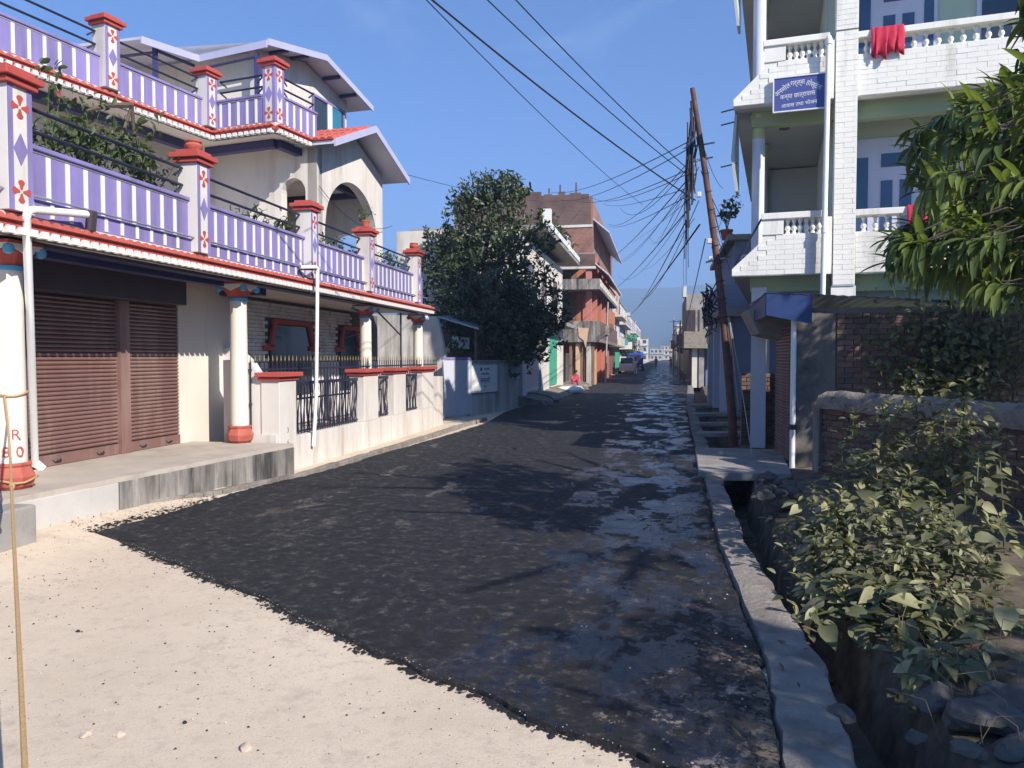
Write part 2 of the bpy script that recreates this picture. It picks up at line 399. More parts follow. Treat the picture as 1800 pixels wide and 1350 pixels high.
def bitumen_material():
    m = bpy.data.materials.new('fresh_bitumen'); m.use_nodes = True
    N, L = m.node_tree.nodes, m.node_tree.links; b = N['Principled BSDF']
    geo = N.new('ShaderNodeNewGeometry'); pos = geo.outputs['Position']
    sp = N.new('ShaderNodeSeparateXYZ'); L.new(pos, sp.inputs[0])
    def nz(s, d=6, r=.6, sc3=None):
        t = N.new('ShaderNodeTexNoise'); t.inputs['Scale'].default_value = s; t.inputs['Detail'].default_value = d; t.inputs['Roughness'].default_value = r
        v = pos
        if sc3:
            mp = N.new('ShaderNodeMapping'); mp.inputs['Scale'].default_value = sc3; L.new(pos, mp.inputs[0]); v = mp.outputs[0]
        L.new(v, t.inputs['Vector']); return t.outputs[0]
    def rng(src, a, c, lo=0, hi=1):
        r = N.new('ShaderNodeMapRange'); r.inputs[1].default_value = a; r.inputs[2].default_value = c; r.inputs[3].default_value = lo; r.inputs[4].default_value = hi
        r.interpolation_type = 'SMOOTHSTEP'
        L.new(src, r.inputs[0]); return r.outputs[0]
    def op(o, a, c):
        x = N.new('ShaderNodeMath'); x.operation = o
        for i, q in ((0, a), (1, c)):
            if isinstance(q, (int, float)): x.inputs[i].default_value = q
            else: L.new(q, x.inputs[i])
        return x.outputs[0]
    def mix(f, a, c):
        x = N.new('ShaderNodeMix'); x.data_type = 'RGBA'; L.new(f, x.inputs[0])
        for i, q in ((6, a), (7, c)):
            if isinstance(q, tuple): x.inputs[i].default_value = (*q, 1)
            else: L.new(q, x.inputs[i])
        return x.outputs[2]
    X, Y = sp.outputs[0], sp.outputs[1]
    # thin coat along the near right edge: the sandy base shows through
    thin = op('MULTIPLY', rng(X, -.9, .8), rng(Y, 8.0, 3.2))
    coarse = nz(8.5, 9, .82)
    fine = nz(30, 6, .8)
    c = mix(rng(coarse, .44, .60), (.006, .006, .010), (.030, .029, .033))
    c = mix(rng(op('ADD', coarse, op('MULTIPLY', fine, .35)), .74, .80), c, (.13, .118, .11))
    cover = op('ADD', op('ADD', nz(.8, 8, .75), op('MULTIPLY', op('SUBTRACT', coarse, .5), .8)), op('MULTIPLY', thin, .16))
    c = mix(rng(cover, .64, .74), c, (.15, .122, .094))
    tan = op('ADD', op('ADD', nz(2.6, 8, .8), op('MULTIPLY', op('SUBTRACT', fine, .5), .5)), op('MULTIPLY', thin, .21))
    c = mix(rng(tan, .68, .76), c, (.40, .31, .22))
    L.new(c, b.inputs['Base Color'])
    # pools of wet tar, mostly right of the middle
    band = op('MULTIPLY', rng(X, -1.7, -.4), rng(op('SUBTRACT', X, op('MULTIPLY', Y, .02)), 1.0, .1))
    wet = op('ADD', op('ADD', nz(1.6, 8, .7, (1, .55, 1)), op('MULTIPLY', op('SUBTRACT', .5, coarse), .55)), op('MULTIPLY', band, .105))
    wetm = rng(op('SUBTRACT', wet, rng(Y, 9, 16, 0, .03)), .58, .62)
    rough = op('SUBTRACT', .72, op('MULTIPLY', wetm, .60))
    L.new(rough, b.inputs['Roughness']); b.inputs['Specular IOR Level'].default_value = .5
    bp = N.new('ShaderNodeBump'); bp.inputs['Distance'].default_value = .05
    L.new(op('SUBTRACT', 1.0, op('MULTIPLY', wetm, .78)), bp.inputs['Strength'])
    L.new(op('ADD', op('MULTIPLY', coarse, 1.3), op('MULTIPLY', fine, .6)), bp.inputs['Height']); L.new(bp.outputs[0], b.inputs['Normal'])
    return m
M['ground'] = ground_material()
M['bitumen'] = bitumen_material()

# ================================================================== SETTING
def lerp_tab(tab, y):
    if y <= tab[0][0]: return tab[0][1]
    for (a, b), (c, d) in zip(tab, tab[1:]):
        if y <= c: return b + (d - b) * (y - a) / (c - a)
    return tab[-1][1]
def gp(x, y): p = G(x, y); return (p.y, p.x)
FRONT = [(1163, 1352), (1124, 1329), (1069, 1309), (997, 1291), (961, 1279), (925, 1264), (900, 1246), (853, 1223), (802, 1203), (744, 1188), (708, 1163), (654, 1147), (604, 1121), (529, 1093),
         (491, 1070), (468, 1055), (408, 1033), (362, 1017), (321, 995), (279, 982), (234, 961)]
def gpz(x, y, z): p = G(x, y, z); return (p.y, p.x)
ROAD_L = [gp(*q) for q in FRONT] + [gpz(200, 946, .03), gpz(163, 931, .10), gpz(250, 905, .10), gpz(380, 874, .06), gp(490, 850), gp(640, 806), gp(775, 768), gp(850, 745), (23.5, -4.75), (30, -4.5), (50, -4.3), (80, -4.3), (400, -4.0)]
ROAD_L.sort()
ROAD_R = [(0, .30), gp(1372, 1345), gp(1345, 1160), gp(1300, 1050), gp(1262, 950), gp(1240, 850), gp(1216, 760), gp(1206, 710), (45, 1.55), (70, 2.1), (400, 3.0)]
KERB_W = [(0, .33), (3.2, .33), (7, .25), (12, .24), (30, .3), (60, .3)]
def rl(y): return lerp_tab(ROAD_L, y)
def rr(y): return lerp_tab(ROAD_R, y)
def ko(y): return rr(y) + lerp_tab(KERB_W, y) + .03 * noise.noise((0, y * 1.3, 3))
def drr(y): return ko(y) + lerp_tab([(0, .5), (4, .45), (8, .38), (11, .45), (60, .6)], y) + .06 * noise.noise((5, y * 1.7, 3))
def gz(x, y):
    z = .016 * noise.noise((x * .7, y * .7, 0)) + .006 * noise.noise((x * 3, y * 3, 0)) - .012
    if x < -4.4 and y < 12:
        z += .17 * max(0, min(1, (-4.9 - x) / .6)) * max(0, min(1, (11 - y) / 2.5))
    return z
rows = [-30, -10, -2] + [i * .2 for i in range(0, 65)] + [13 + .5 * i for i in range(0, 36)] + [31 + 2 * i for i in range(15)] + [70, 100, 160, 300, 600, 1200, 4500]
LEFTX = [-4500, -600, -120, -40, -20, -12, -9, -7.5, -6.6, -6.1, -5.7, -5.4, -5.1, -4.8, -4.5, -4.1, -3.6, -3.1, -2.6, -2.1, -1.6, -1.2, -.8, -.4, 0.0]
RIGHTD = [.05, .25, .6, 1.0, 1.6, 2.4, 4, 8, 20, 60, 600, 4500]
mb = MB(); cols = None
for y in rows:
    yy = max(0, min(y, 60)); k, d = ko(yy), drr(yy)
    dep = lerp_tab([(0, -.62), (40, -.55), (60, -.05)], y) if y < 200 else 0
    xs = LEFTX + [rr(yy) - .01, k - .01, k + .02, k + .1, d - .1, d] + [d + q for q in RIGHTD]
    zs = [gz(x, y) for x in LEFTX] + [-.03, -.03, dep * .8, dep, dep * (.9 + .2 * noise.noise((y, 1, 1))), -.12 if y < 11 else -.02]
    for q in RIGHTD:
        zz = lerp_tab([(0, -.06), (.6, .02), (1.6, .1), (4, .1), (8, 0)], q) + .05 * noise.noise((q * 2, y * 1.2, 8)) * (1 if q < 5 else 0)
        zs.append(zz if y < 13 else -.02)
    if y > 65: zs = [-.03] * len(xs)
    cols = len(xs)
    mb.v += [Vector((x, y, z)) for x, z in zip(xs, zs)]
for i in range(len(rows) - 1):
    for j in range(cols - 1):
        mb.f.append((i * cols + j, i * cols + j + 1, (i + 1) * cols + j + 1, (i + 1) * cols + j))
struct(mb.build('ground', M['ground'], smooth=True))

# the newly tarred road
mb = MB(); NC = 110
ry = [ROAD_L[0][0] + .03 * i for i in range(0, 330)] + [13.3 + .12 * i for i in range(1, 150)] + [31.5 + 1.5 * i for i in range(20)] + [64, 75, 95, 120, 160, 220, 300, 400]
for y in ry:
    a = rl(y) + (.02 * noise.noise((3, y * 11, 2)) + .022 * noise.noise((9, y * 29, 2)) + .014 * noise.noise((9, y * 70, 2))) * (1 if y < 40 else 0)
    if 7.2 < y < 7.75: a += .0
    b_ = rr(y) + .03 * noise.noise((7, y * 2.2, 2)) + .02 * noise.noise((1, y * 13, 2))
    for j in range(NC):
        x = a + (b_ - a) * j / (NC - 1)
        e = min(j, NC - 1 - j)
        z = .014 + .010 * noise.noise((x * 1.1, y * 1.1, 5)) + .008 * noise.noise((x * 4, y * 4, 5)) + .006 * noise.noise((x * 11, y * 11, 5)) + .005 * noise.noise((x * 27, y * 27, 5))
        if x < -4.4 and y < 12: z += gz(x, y) + .012
        if e == 0: z = gz(x, y) - .006 if j == 0 else -.02
        mb.v.append(Vector((x, y, z)))
for i in range(len(ry) - 1):
    for j in range(NC - 1):
        mb.f.append((i * NC + j, i * NC + j + 1, (i + 1) * NC + j + 1, (i + 1) * NC + j))
struct(mb.build('road', M['bitumen'], smooth=True))

# concrete edge of the ditch
mb = MB(); ky = [2.0 + .12 * i for i in range(0, 480)]
for y in ky:
    a, b_ = rr(y) - .004, ko(y)
    j1 = .02 * noise.noise((2, y * 5, 1)) + .02 * noise.noise((2, y * 17, 4)); j2 = .035 * noise.noise((4, y * 4, 1)) + .035 * noise.noise((4, y * 14, 6)); cr_ = -.02 if abs((y * .62) % 1 - .5) < .035 else 0
    for x, z in ((a + j1, -.04), (a + .02 + j1, .022 + cr_ + .014 * noise.noise((1, y * 9, 1))), ((a + b_) / 2, .030 + cr_ + .016 * noise.noise((y * 3, 0, 1)) + .01 * noise.noise((y * 12, 0, 1))), (b_ - .015 + j2, .02 + cr_ + .02 * noise.noise((7, y * 10, 1))), (b_ + j2, -.02), (b_ + .015 + j2, -.6)):
        mb.v.append(Vector((x, y, z)))
for i in range(len(ky) - 1):
    for j in range(5): mb.f.append((i * 6 + j, i * 6 + j + 1, (i + 1) * 6 + j + 1, (i + 1) * 6 + j))
struct(mb.build('ditch_kerb', M['kerb'], smooth=True))

# narrow kerb and gutter in front of the compound wall
mb = MB(); pts = [G(205, 893, .12), G(380, 868, .06), G(520, 838, .02), G(660, 796, .02), G(800, 752, .02), G(850, 737, .02)]
for i in range(len(pts) - 1):
    p, q = pts[i], pts[i + 1]; dv = (q - p); u = Vector((dv.y, -dv.x, 0)).normalized()
    n_ = 10
    for k in range(n_):
        a = p + dv * (k / n_); c = p + dv * ((k + 1) / n_) - dv.normalized() * .004
        w = .10 + .03 * noise.noise((a.y * 2, 0, 0)); h = .055 + .02 * noise.noise((a.y * 3, 4, 0))
        mb.obox(a - Vector((0, 0, .06)), c - a, u * w, Vector((0, 0, .06 + h)))
struct(mb.build('gutter_kerb', M['kerb'], bevel=.012))

# loose grit along the edges of the tar and on the dusty ground
def blob(mb, c, s):
    a = Matrix.Rotation(random.random() * 6.28, 3, 'Z')
    p = [(1, 0, 0), (0, 1, 0), (-1, 0, 0), (0, -1, 0), (0, 0, .8), (0, 0, -.5)]
    p = [Vector(c) + a @ Vector((q[0] * s * random.uniform(.7, 1.3), q[1] * s * random.uniform(.6, 1.1), q[2] * s * random.uniform(.6, 1.1))) for q in p]
    mb.add(p, [(0, 1, 4), (1, 2, 4), (2, 3, 4), (3, 0, 4), (1, 0, 5), (2, 1, 5), (3, 2, 5), (0, 3, 5)])
tar, pale = MB(), MB()
for i in range(6000):
    y = random.uniform(ROAD_L[0][0], 8.0) if random.random() < .8 else random.uniform(7.6, 20)
    x = rl(y) + random.gauss(.0, .05)
    s = random.choice((.0015, .002, .003, .005))
    blob(tar if random.random() < .75 else pale, (x, y, max(gz(x, y), .012 if x > rl(y) else -1) + s * .3), s)
for i in range(4200):
    y = 2.3 + random.random() ** 1.5 * 6.7; x = random.uniform(-5.5, rl(y) if y > ROAD_L[0][0] else .2)
    s = random.choice((.002, .0025, .003, .004, .005, .008))
    blob(tar if random.random() < .35 else pale, (x, y, gz(x, y) + s * .3), s)
for i in range(700):
    y = 2.8 + random.random() ** 1.6 * 9; x = rr(y) - abs(random.gauss(0, .35))
    s = random.choice((.003, .004, .006, .009))
    blob(tar if random.random() < .85 else pale, (x, y, .02 + s * .2), s)
def flake(mb, c, s):
    n_ = 7; p = [Vector((c[0] + s * random.uniform(.5, 1.3) * math.cos(2 * math.pi * k / n_), c[1] + s * random.uniform(.6, 1.7) * math.sin(2 * math.pi * k / n_), c[2])) for k in range(n_)]
    mb.add(p + [Vector((c[0], c[1], c[2] + .004))], [(k, (k + 1) % n_, n_) for k in range(n_)])
for i in range(1500):
    y = ROAD_L[0][0] + random.random() ** 1.3 * 5; e = random.gauss(0, .045); x = rl(y) + e
    s = random.choice((.008, .012, .018, .026))
    if e < 0: flake(tar, (x, y, gz(x, y) + .004), s * .8)
stuff(tar.build('tarred_grit', M['tarstone'])); stuff(pale.build('pale_grit', M['sandstone']))

# individual stones that stand out on the sand
def rock(name, label, c, s, mat=None, flat=.6, cat='stone', group=None):
    bm = bmesh.new(); bmesh.ops.create_icosphere(bm, subdivisions=3 if s > .09 else 2, radius=1)
    sd = random.random() * 50
    for v in bm.verts:
        d = 1 + .5 * noise.noise(v.co * 1.1 + Vector((sd, 0, 0))) + .22 * abs(noise.noise(v.co * 2.6 + Vector((sd, 3, 0)))) + .07 * noise.noise(v.co * 7 + Vector((sd, 0, 0)))
        v.co = Vector((v.co.x * d * s, v.co.y * d * s * .8, max(-.35, v.co.z) * d * s * flat))
    me = bpy.data.meshes.new(name); bm.to_mesh(me); bm.free()
    me.materials.append(mat or M['stone'])
    o = bpy.data.objects.new(name, me); COL.objects.link(o); o.location = (c[0], c[1], c[2] + s * flat * .3); o.rotation_euler.z = random.random() * 6
    return tag(o, label, cat, group)
for (x, y, s, lab) in [(432, 1312, .030, 'pale round stone lying on the sand near the bottom edge'),
                       (152, 1290, .030, 'pale stone on the sand beside the rope'),
                       (210, 1290, .022, 'small pale stone to the right of the stone by the rope'),
                       (325, 1268, .012, 'tiny dark pebble on the dusty ground left of the bottom stone'),
                       (137, 1105, .016, 'dark chip of tar lying alone on the sand'),
                       (122, 915, .05, 'flat stone on the sand below the light plinth block'),
                       (290, 1127, .010, 'dark pebble at the end of a faint crack in the sand'),
                       (562, 1068, .022, 'pale stone lying on the fresh tar near its edge')]:
    p = G(x, y); rock('stone', lab, (p.x, p.y, gz(p.x, p.y)), s, M['sandstone'] if 'pale' in lab or 'flat' in lab else M['tarstone'])

# hills at the end of the valley
mb = MB(); hn = 120
for i in range(hn + 1):
    x = -2600 + 5200 * i / hn
    base = 212 + 34 * noise.noise((x * .0011 + 3, 0, 0)) + 15 * noise.noise((x * .004, 4, 0)) + 5 * noise.noise((x * .013, 9, 0))
    if -250 < x < 150: base += 0
    for j in range(9):
        t = j / 8
        mb.v.append(Vector((x, 1500 + 900 * t + 40 * noise.noise((x * .006, j, 1)), -3 + base * math.sin(t * math.pi / 2) ** 1.1 + 4 * noise.noise((x * .02, j * 2, 3)))))
for i in range(hn):
    for j in range(8): mb.f.append((i * 9 + j, (i + 1) * 9 + j, (i + 1) * 9 + j + 1, i * 9 + j + 1))
struct(mb.build('hills', M['hill'], smooth=True))

# ================================================================== LEFT HOUSE (purple balconies)
H = thing('balcony_house', 'white house with lilac striped balconies, red caps and brown roller shutters', 'house', (-7, 12, 0))
ZT = 2.75
def zax(z): return Vector((0, 0, z))
Ux, Uy, Uz = Vector((1, 0, 0)), Vector((0, 1, 0)), Vector((0, 0, 1))
# plinth: slab top and facing blocks
PA, PB = G(60, 868, .47), G(484, 786, .47)
pdir = (PB - PA).normalized(); pn = Vector((pdir.y, -pdir.x, 0))
P0 = PA - pdir * 1.3; PB = PB + pdir * .45; LP = (PB - P0).length
MB().prism([P0, PB, Vector((-6.9, PB.y, .47)), Vector((-6.9, P0.y, .47))], (0, 0, -.05)).build('plinth_top', M['plinth'], H)
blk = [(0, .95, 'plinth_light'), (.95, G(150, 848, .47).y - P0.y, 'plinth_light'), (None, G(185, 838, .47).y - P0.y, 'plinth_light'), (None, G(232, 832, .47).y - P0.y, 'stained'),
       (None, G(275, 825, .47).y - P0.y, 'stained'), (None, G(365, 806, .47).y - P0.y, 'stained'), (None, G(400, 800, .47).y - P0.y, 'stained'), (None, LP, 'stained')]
pos = 0
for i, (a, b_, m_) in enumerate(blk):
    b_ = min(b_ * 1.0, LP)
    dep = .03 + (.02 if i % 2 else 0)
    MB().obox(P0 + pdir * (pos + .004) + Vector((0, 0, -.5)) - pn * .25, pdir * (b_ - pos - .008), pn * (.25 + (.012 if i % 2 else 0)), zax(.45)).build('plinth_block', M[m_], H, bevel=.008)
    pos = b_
MB().box((-7.3, 10.9, -.2), (-5.55, 19, .30)).build('porch_floor', M['plinth'], H)
# walls of the ground floor
XS = -6.75
def yx(px_, X): return PX(px_, 628, X).y
ys = [yx(p, XS) for p in (50, 205, 222, 313)]
MB().box((XS - .4, 5.0, .0), (XS - .06, ys[0] + .02, 2.78)).build('wall', M['cream'], H); MB().box((XS - .4, ys[3], 0), (XS + .02, 11.25, 2.78)).build('wall', M['cream'], H)
MB().box((XS - .3, ys[0] - .1, 0.2), (XS - .12, ys[3] + .1, 2.78)).build('wall', M['beige'], H)
MB().box((XS - .06, ys[0] - .3, 2.42), (XS + .28, yx(330, XS + .28), 2.77)).build('shutter_housing', M['shutter_shade_dark'], H, bevel=.01)
MB().box((XS - .02, ys[1], .47), (XS + .06, ys[2], 2.45)).build('shutter_post', M['shutter'], H, bevel=.006)
for k, (a, b_) in enumerate(((ys[0], ys[1]), (ys[2], ys[3]))):
    sh = MB().box((XS - .06, a, .49), (XS - .02, b_, 2.45)).build('roller_shutter', M['shutter_shade_dark'], H)
    MB().box((XS - .02, a, .475), (XS + .02, b_, .60)).build('bottom_rail', M['shutter'], sh, bevel=.004)
    sl = MB(); L_ = b_ - a; hh = .05
    prof = [(0, 0), (.018, .008), (.026, .024), (.018, .040), (0, .047)]
    sl.prism([(q[0], 0, q[1]) for q in prof], (0, L_, 0)); me = sl.mesh('slat', M['shutter'])
    n_ = int((2.42 - .61) / hh)
    for i in range(n_): inst('slat', me, sh, Matrix.Translation((XS - .02, a, .61 + i * hh)))
    for yy in (a + .25 * L_, a + .75 * L_):
        MB().tube([(XS + .02, yy - .06, .54), (XS + .045, yy - .04, .525), (XS + .045, yy + .04, .525), (XS + .02, yy + .06, .54)], .008, 6).build('handle', M['rail'], sh)
# wing wall with scroll top beside the shutters
pw = [(-6.76, 11.0, .47), (-6.30, 11.0, .47), (-6.30, 11.0, 1.66)] + [(-6.30 - .36 * t, 11.0, 1.66 + .20 * math.sin(t * math.pi / 2)) for t in [i / 8 for i in range(1, 9)]] + [(-6.76, 11.0, 1.84)]
MB().prism(pw, (0, .16, 0)).build('wing_wall', M['white'], H, bevel=.01)
# porch back wall with brick shaped cladding
XB = -7.3
MB().box((XB - .25, 11.25, 0), (XB, 19.2, 2.78)).build('wall', M['mortar_dark'], H)
cl = MB().box((0, 0, 0), (.012, .225, .062)).mesh('cladding_brick', M['cladding'])
cnt = 0
for r_ in range(16):
    z = 1.62 + r_ * .070
    y = 11.3 + (r_ % 2) * .12
    while y < 18.9:
        if not ((13.35 < y + .11 < 15.35 or 16.55 < y + .11 < 17.9) and z < 2.42):
            if cnt < 300 and y < 17.3: inst('cladding_brick', cl, H, Matrix.Translation((XB, y, z))); cnt += 1
        y += .237
MB().box((XB, 11.3, .3), (XB + .012, 19.1, 1.6)).build('wall_panel', M['cladding'], H)
for (a, b_) in ((13.45, 15.2), (16.7, 17.75)):
    wi = MB().box((XB + .015, a, .95), (XB + .05, b_, 2.32)).build('window', M['glass'], H)
    tr = MB(); z0, z1 = .9, 2.34
    for q in ([(a - .12, 1.9), (a + .06, z1), (a + .18, z1), (a + .02, 1.9)], [(b_ + .14, 1.9), (b_ - .06, z1), (b_ - .2, z1), (b_ - .0, 1.9)], [(a + .0, z1), (b_ - .0, z1), (b_ - .1, z1 + .09), (a + .1, z1 + .09)],
              [(a - .3, 1.83), (a + .1, 1.83), (a + .1, 1.93), (a - .3, 1.93)], [(b_ - .1, 1.83), (b_ + .3, 1.83), (b_ + .3, 1.93), (b_ - .1, 1.93)]):
        tr.prism([(XB + .05, y, z) for y, z in q], (.05, 0, 0))
    tr.build('window_trim', M['red'], wi)
# columns
XC = -5.95
def column(px_, z0):
    yc = yx(px_, XC); r = .125
    c = MB().lathe((XC, yc, 0), [(r, z0 + .2), (r * .98, 1.4), (r * .92, 2.53)], 24).build('column', M['cream'], H, smooth=True)
    MB().lathe((XC, yc, 0), [(.13, z0), (.175, z0 + .035), (.195, z0 + .12), (.155, z0 + .20), (.15, z0 + .21), (.165, z0 + .225), (.165, z0 + .25)], 8, .39).build('column_base', M['terracotta'], c, bevel=.006)
    MB().lathe((XC, yc, 0), [(.128, 2.50), (.135, 2.52), (.128, 2.545)], 20).build('capital_ring', M['blue'], c, smooth=True)
    MB().lathe((XC, yc, 0), [(.118, 2.545), (.16, 2.60), (.215, 2.68), (.20, 2.70)], 8, .39).build('capital', M['red'], c, bevel=.006)
    sc_ = MB()
    for k in range(4):
        w_ = k * math.pi / 2 + .0; d = Vector((math.cos(w_), math.sin(w_), 0)); e = Vector((-d.y, d.x, 0))
        o_ = Vector((XC, yc, 0)) + d * .185
        sc_.prism([o_ + e * q[0] + zax(q[1]) for q in ((-.19, 2.70), (-.10, 2.685), (0, 2.64), (.10, 2.685), (.19, 2.70), (.19, 2.735), (-.19, 2.735))], d * .02)
    sc_.build('capital_scroll', M['signwhite'], c)
    bb = MB()
    for sx in (-1, 1):
        for sy in (-1, 1): bb.lathe((XC + sx * .185, yc + sy * .185, 0), [(.01, 2.63), (.04, 2.645), (.05, 2.68), (.04, 2.715), (.01, 2.73)], 10)
    bb.build('capital_volute', M['blue'], c, smooth=True)
    MB().box((XC - .2, yc - .2, 2.735), (XC + .2, yc + .2, 2.765)).build('abacus', M['red'], c)
    return c, yc
col1, yc1 = column(18, .47)
column(420, .47); column(643, .30); column(735, .30)
cdir = (EYE - Vector((XC, yc1, 0))); cdir.z = 0; cdir.normalize()
ct = Vector((-cdir.y, cdir.x, 0))
for s_, z, t in (('R', .98, .03), ('0', .82, .06), ('8', .82, -.05)):
    p = Vector((XC, yc1, z)) + cdir * .122 + ct * t
    text_part('painted_letter', s_, .14, M['red'], col1, frame(p, ct, Uz, cdir))
# first floor slab, beam, soffit
YN, YF = 5.0, 18.15
XP = -5.6
MB().box((-9.6, YN, 2.80), (XP + .06, YF + .1, 2.96)).build('floor_slab', M['soffit'], H)
MB().box((XC - .1, YN, 2.765), (XC + .1, YF, 2.80)).build('beam', M['navy'], H)
MB().box((XC - .28, YN, 2.70), (XC - .1, 10.95, 2.80)).build('beam', M['navy'], H)
MB().box((XS - .4, 10.9, 2.66), (XC - .1, 11.1, 2.8)).build('beam', M['navy'], H)
def trim(p, q, out, zb, pitch=.125):
    """row of red half-round tiles with white dentils under it"""
    p, q = Vector(p), Vector(q); d = q - p; Lh = d.length; d.normalize(); out = Vector(out)
    n_ = max(1, int(Lh / pitch)); st = Lh / n_
    MB().obox(p + zax(zb + .055) - out * .04, d * Lh, out * .10, zax(.045)).build('trim_band', M['red'], H)
    MB().obox(p + zax(zb - .01) - out * .04, d * Lh, out * .03, zax(.065)).build('trim_backing', M['stained'], H)
    t_ = MB(); prof = [(.5 * st * math.cos(a), .05 * math.sin(a)) for a in [i * math.pi / 6 for i in range(7)]]
    t_.prism([(0, y, z) for y, z in prof], (.13, 0, .0)); tm = t_.mesh('tile', M['tile'])
    dm = MB().box((0, -.30 * st, -.002), (.085, .30 * st, .06)).mesh('dentil', M['signwhite'])
    for i in range(n_):
        c = p + d * (st * (i + .5))
        inst('tile', tm, H, frame(c + zax(zb + .09) - out * .03, out, d, Uz + out * -.35))
        inst('dentil', dm, H, frame(c + zax(zb), out, d, Uz))
trim((XP + .06, YN, 0), (XP + .06, YF + .1, 0), Ux, ZT + .02)
# emblem meshes: cross and diamond
def cross_mesh(s):
    m_ = MB()
    for k in range(4):
        a = k * math.pi / 2; ca, sa = math.cos(a), math.sin(a)
        m_.prism([(0, x * ca - z * sa, x * sa + z * ca) for x, z in ((.10 * s, .05 * s), (.30 * s, .11 * s), (.46 * s, .21 * s), (.56 * s, .13 * s), (.60 * s, 0), (.56 * s, -.13 * s), (.46 * s, -.21 * s), (.30 * s, -.11 * s), (.10 * s, -.05 * s))], (.004, 0, 0))
    return m_.mesh('cross_emblem', M['red'])
CROSS = cross_mesh(.17)
DIAM = MB().prism([(0, -.075, 0), (0, 0, -.14), (0, .075, 0), (0, 0, .14)], (.004, 0, 0)).mesh('diamond_emblem', M['lilac'])
def post(c, d, out, z0, z1, wd=.26, knob=False, two=False):
    """parapet post: d along the parapet, out towards the street"""
    c, d, out = Vector(c), Vector(d), Vector(out)
    b_ = MB().obox(c - d * wd / 2 - out * wd / 2 + zax(z0), d * wd, out * wd, zax(z1 - z0)).build('parapet_post', M['white'], H, bevel=.006)
    k = MB(); e = .075
    k.obox(c - d * (wd / 2 + .04) - out * (wd / 2 + .04) + zax(z1), d * (wd + .08), out * (wd + .08), zax(.05))
    k.obox(c - d * (wd / 2 + e) - out * (wd / 2 + e) + zax(z1 + .055), d * (wd + 2 * e), out * (wd + 2 * e), zax(.06))
    k.obox(c - d * (wd / 2 + .02) - out * (wd / 2 + .02) + zax(z1 + .115), d * (wd + .04), out * (wd + .04), zax(.045))
    k.build('post_cap', M['red'], b_, bevel=.008)
    if knob:
        MB().lathe(c + zax(z1 + .16), [(.07, 0), (.10, .03), (.11, .07), (.085, .10), (.10, .115), (.10, .13)], 12).build('knob', M['terracotta'], b_, smooth=True)
    for (oo, dd) in ([(out, d)] + ([(-d, out)] if two else [])):
        f0 = c + oo * (wd / 2)
        fr = MB()
        fr.obox(f0 - dd * wd / 2 + zax(z0), dd * .055, oo * .004, zax(z1 - z0)); fr.obox(f0 + dd * (wd / 2 - .055) + zax(z0), dd * .055, oo * .004, zax(z1 - z0))
        fr.build('painted_border', M['lilac'], b_)
        hgt = z1 - z0
        for t in (.16, .84): inst('cross_emblem', CROSS, b_, frame(f0 + zax(z0 + hgt * t) + oo * .002, oo, dd, Uz))
        inst('diamond_emblem', DIAM, b_, frame(f0 + zax(z0 + hgt * .5) + oo * .002, oo, dd, Uz * min(1, hgt / .9)))
    return b_
BAT = {}
def parapet(p, q, out, z0, zm, z1, rails=(.20, .40), pitch=.237, phase=.08, back=.12):
    """lilac parapet with white battens, coping and two steel rails above"""
    p, q, out = Vector(p), Vector(q), Vector(out); d = q - p; Lh = d.length; d.normalize()
    pa = MB().obox(p - out * back + zax(z0), d * Lh, out * back, zax(z1 - z0)).build('parapet', M['lilac'], H)
    MB().obox(p - out * (back + .02) + zax(z1 + .0), d * Lh, out * (back + .055), zax(.045)).build('coping', M['lilac'], pa, bevel=.01)
    MB().obox(p + zax(z1 - .018) + out * .001, d * Lh, out * .008, zax(.012)).build('coping_line', M['signwhite'], pa)
    if zm > z0: MB().obox(p + zax(z0), d * Lh, out * .035, zax(zm - z0)).build('fascia', M['lilac'], pa)
    key = (round(z0, 3), round(zm, 3), round(z1, 3))
    if key not in BAT:
        BAT[key] = (MB().box((0, -.025, zm + .01), (.01, .025, z1 - .03)).mesh('batten', M['signwhite']),
                    MB().box((0, -.022, z0 + .01), (.008, .022, zm - .012)).mesh('batten', M['signwhite']) if zm > z0 else None)
    s_ = phase
    while s_ < Lh - .03:
        c = p + d * s_
        inst('batten', BAT[key][0], pa, frame(c + out * .0, out, d, Uz))
        if BAT[key][1]: inst('batten', BAT[key][1], pa, frame(c + out * .035, out, d, Uz))
        s_ += pitch
    if rails:
        rb = MB(); o_ = -out * (back / 2)
        for h in rails: rb.tube([p + d * .02 + o_ + zax(z1 + h), q - d * .02 + o_ + zax(z1 + h)], .019, 8)
        for e0, sg in ((p, 1), (q, -1)):
            for h in rails:
                rb.tube([e0 + d * sg * .16 + o_ + zax(z1 + h - .11), e0 + d * sg * .02 + o_ + zax(z1 + h)], .015, 6)
        rb.build('hand_rail', M['rail'], pa, smooth=True)
    return pa
posts = [yx(p, XP + .13) for p in (44, 362, 555, 655, 738)]
pc = [y for y in posts]
zfa, zpt = 3.13, 3.58
for i, y in enumerate(pc): post((XP - .0, y, 0), Uy, Ux, 2.97, 4.04, .26, knob=i in (1, 4))
edges = [YN] + pc
for a, b_ in zip(edges, edges[1:]):
    parapet((XP + .0, a + (.13 if a != YN else 0), 0), (XP, b_ - .13, 0), Ux, 2.97, zfa, zpt, rails=(.19, .39))
# far end return of the parapet
parapet((XP - .1, YF - .1, 0), (XP - 2.5, YF - .1, 0), Uy, 2.97, 2.97, zpt, rails=None)
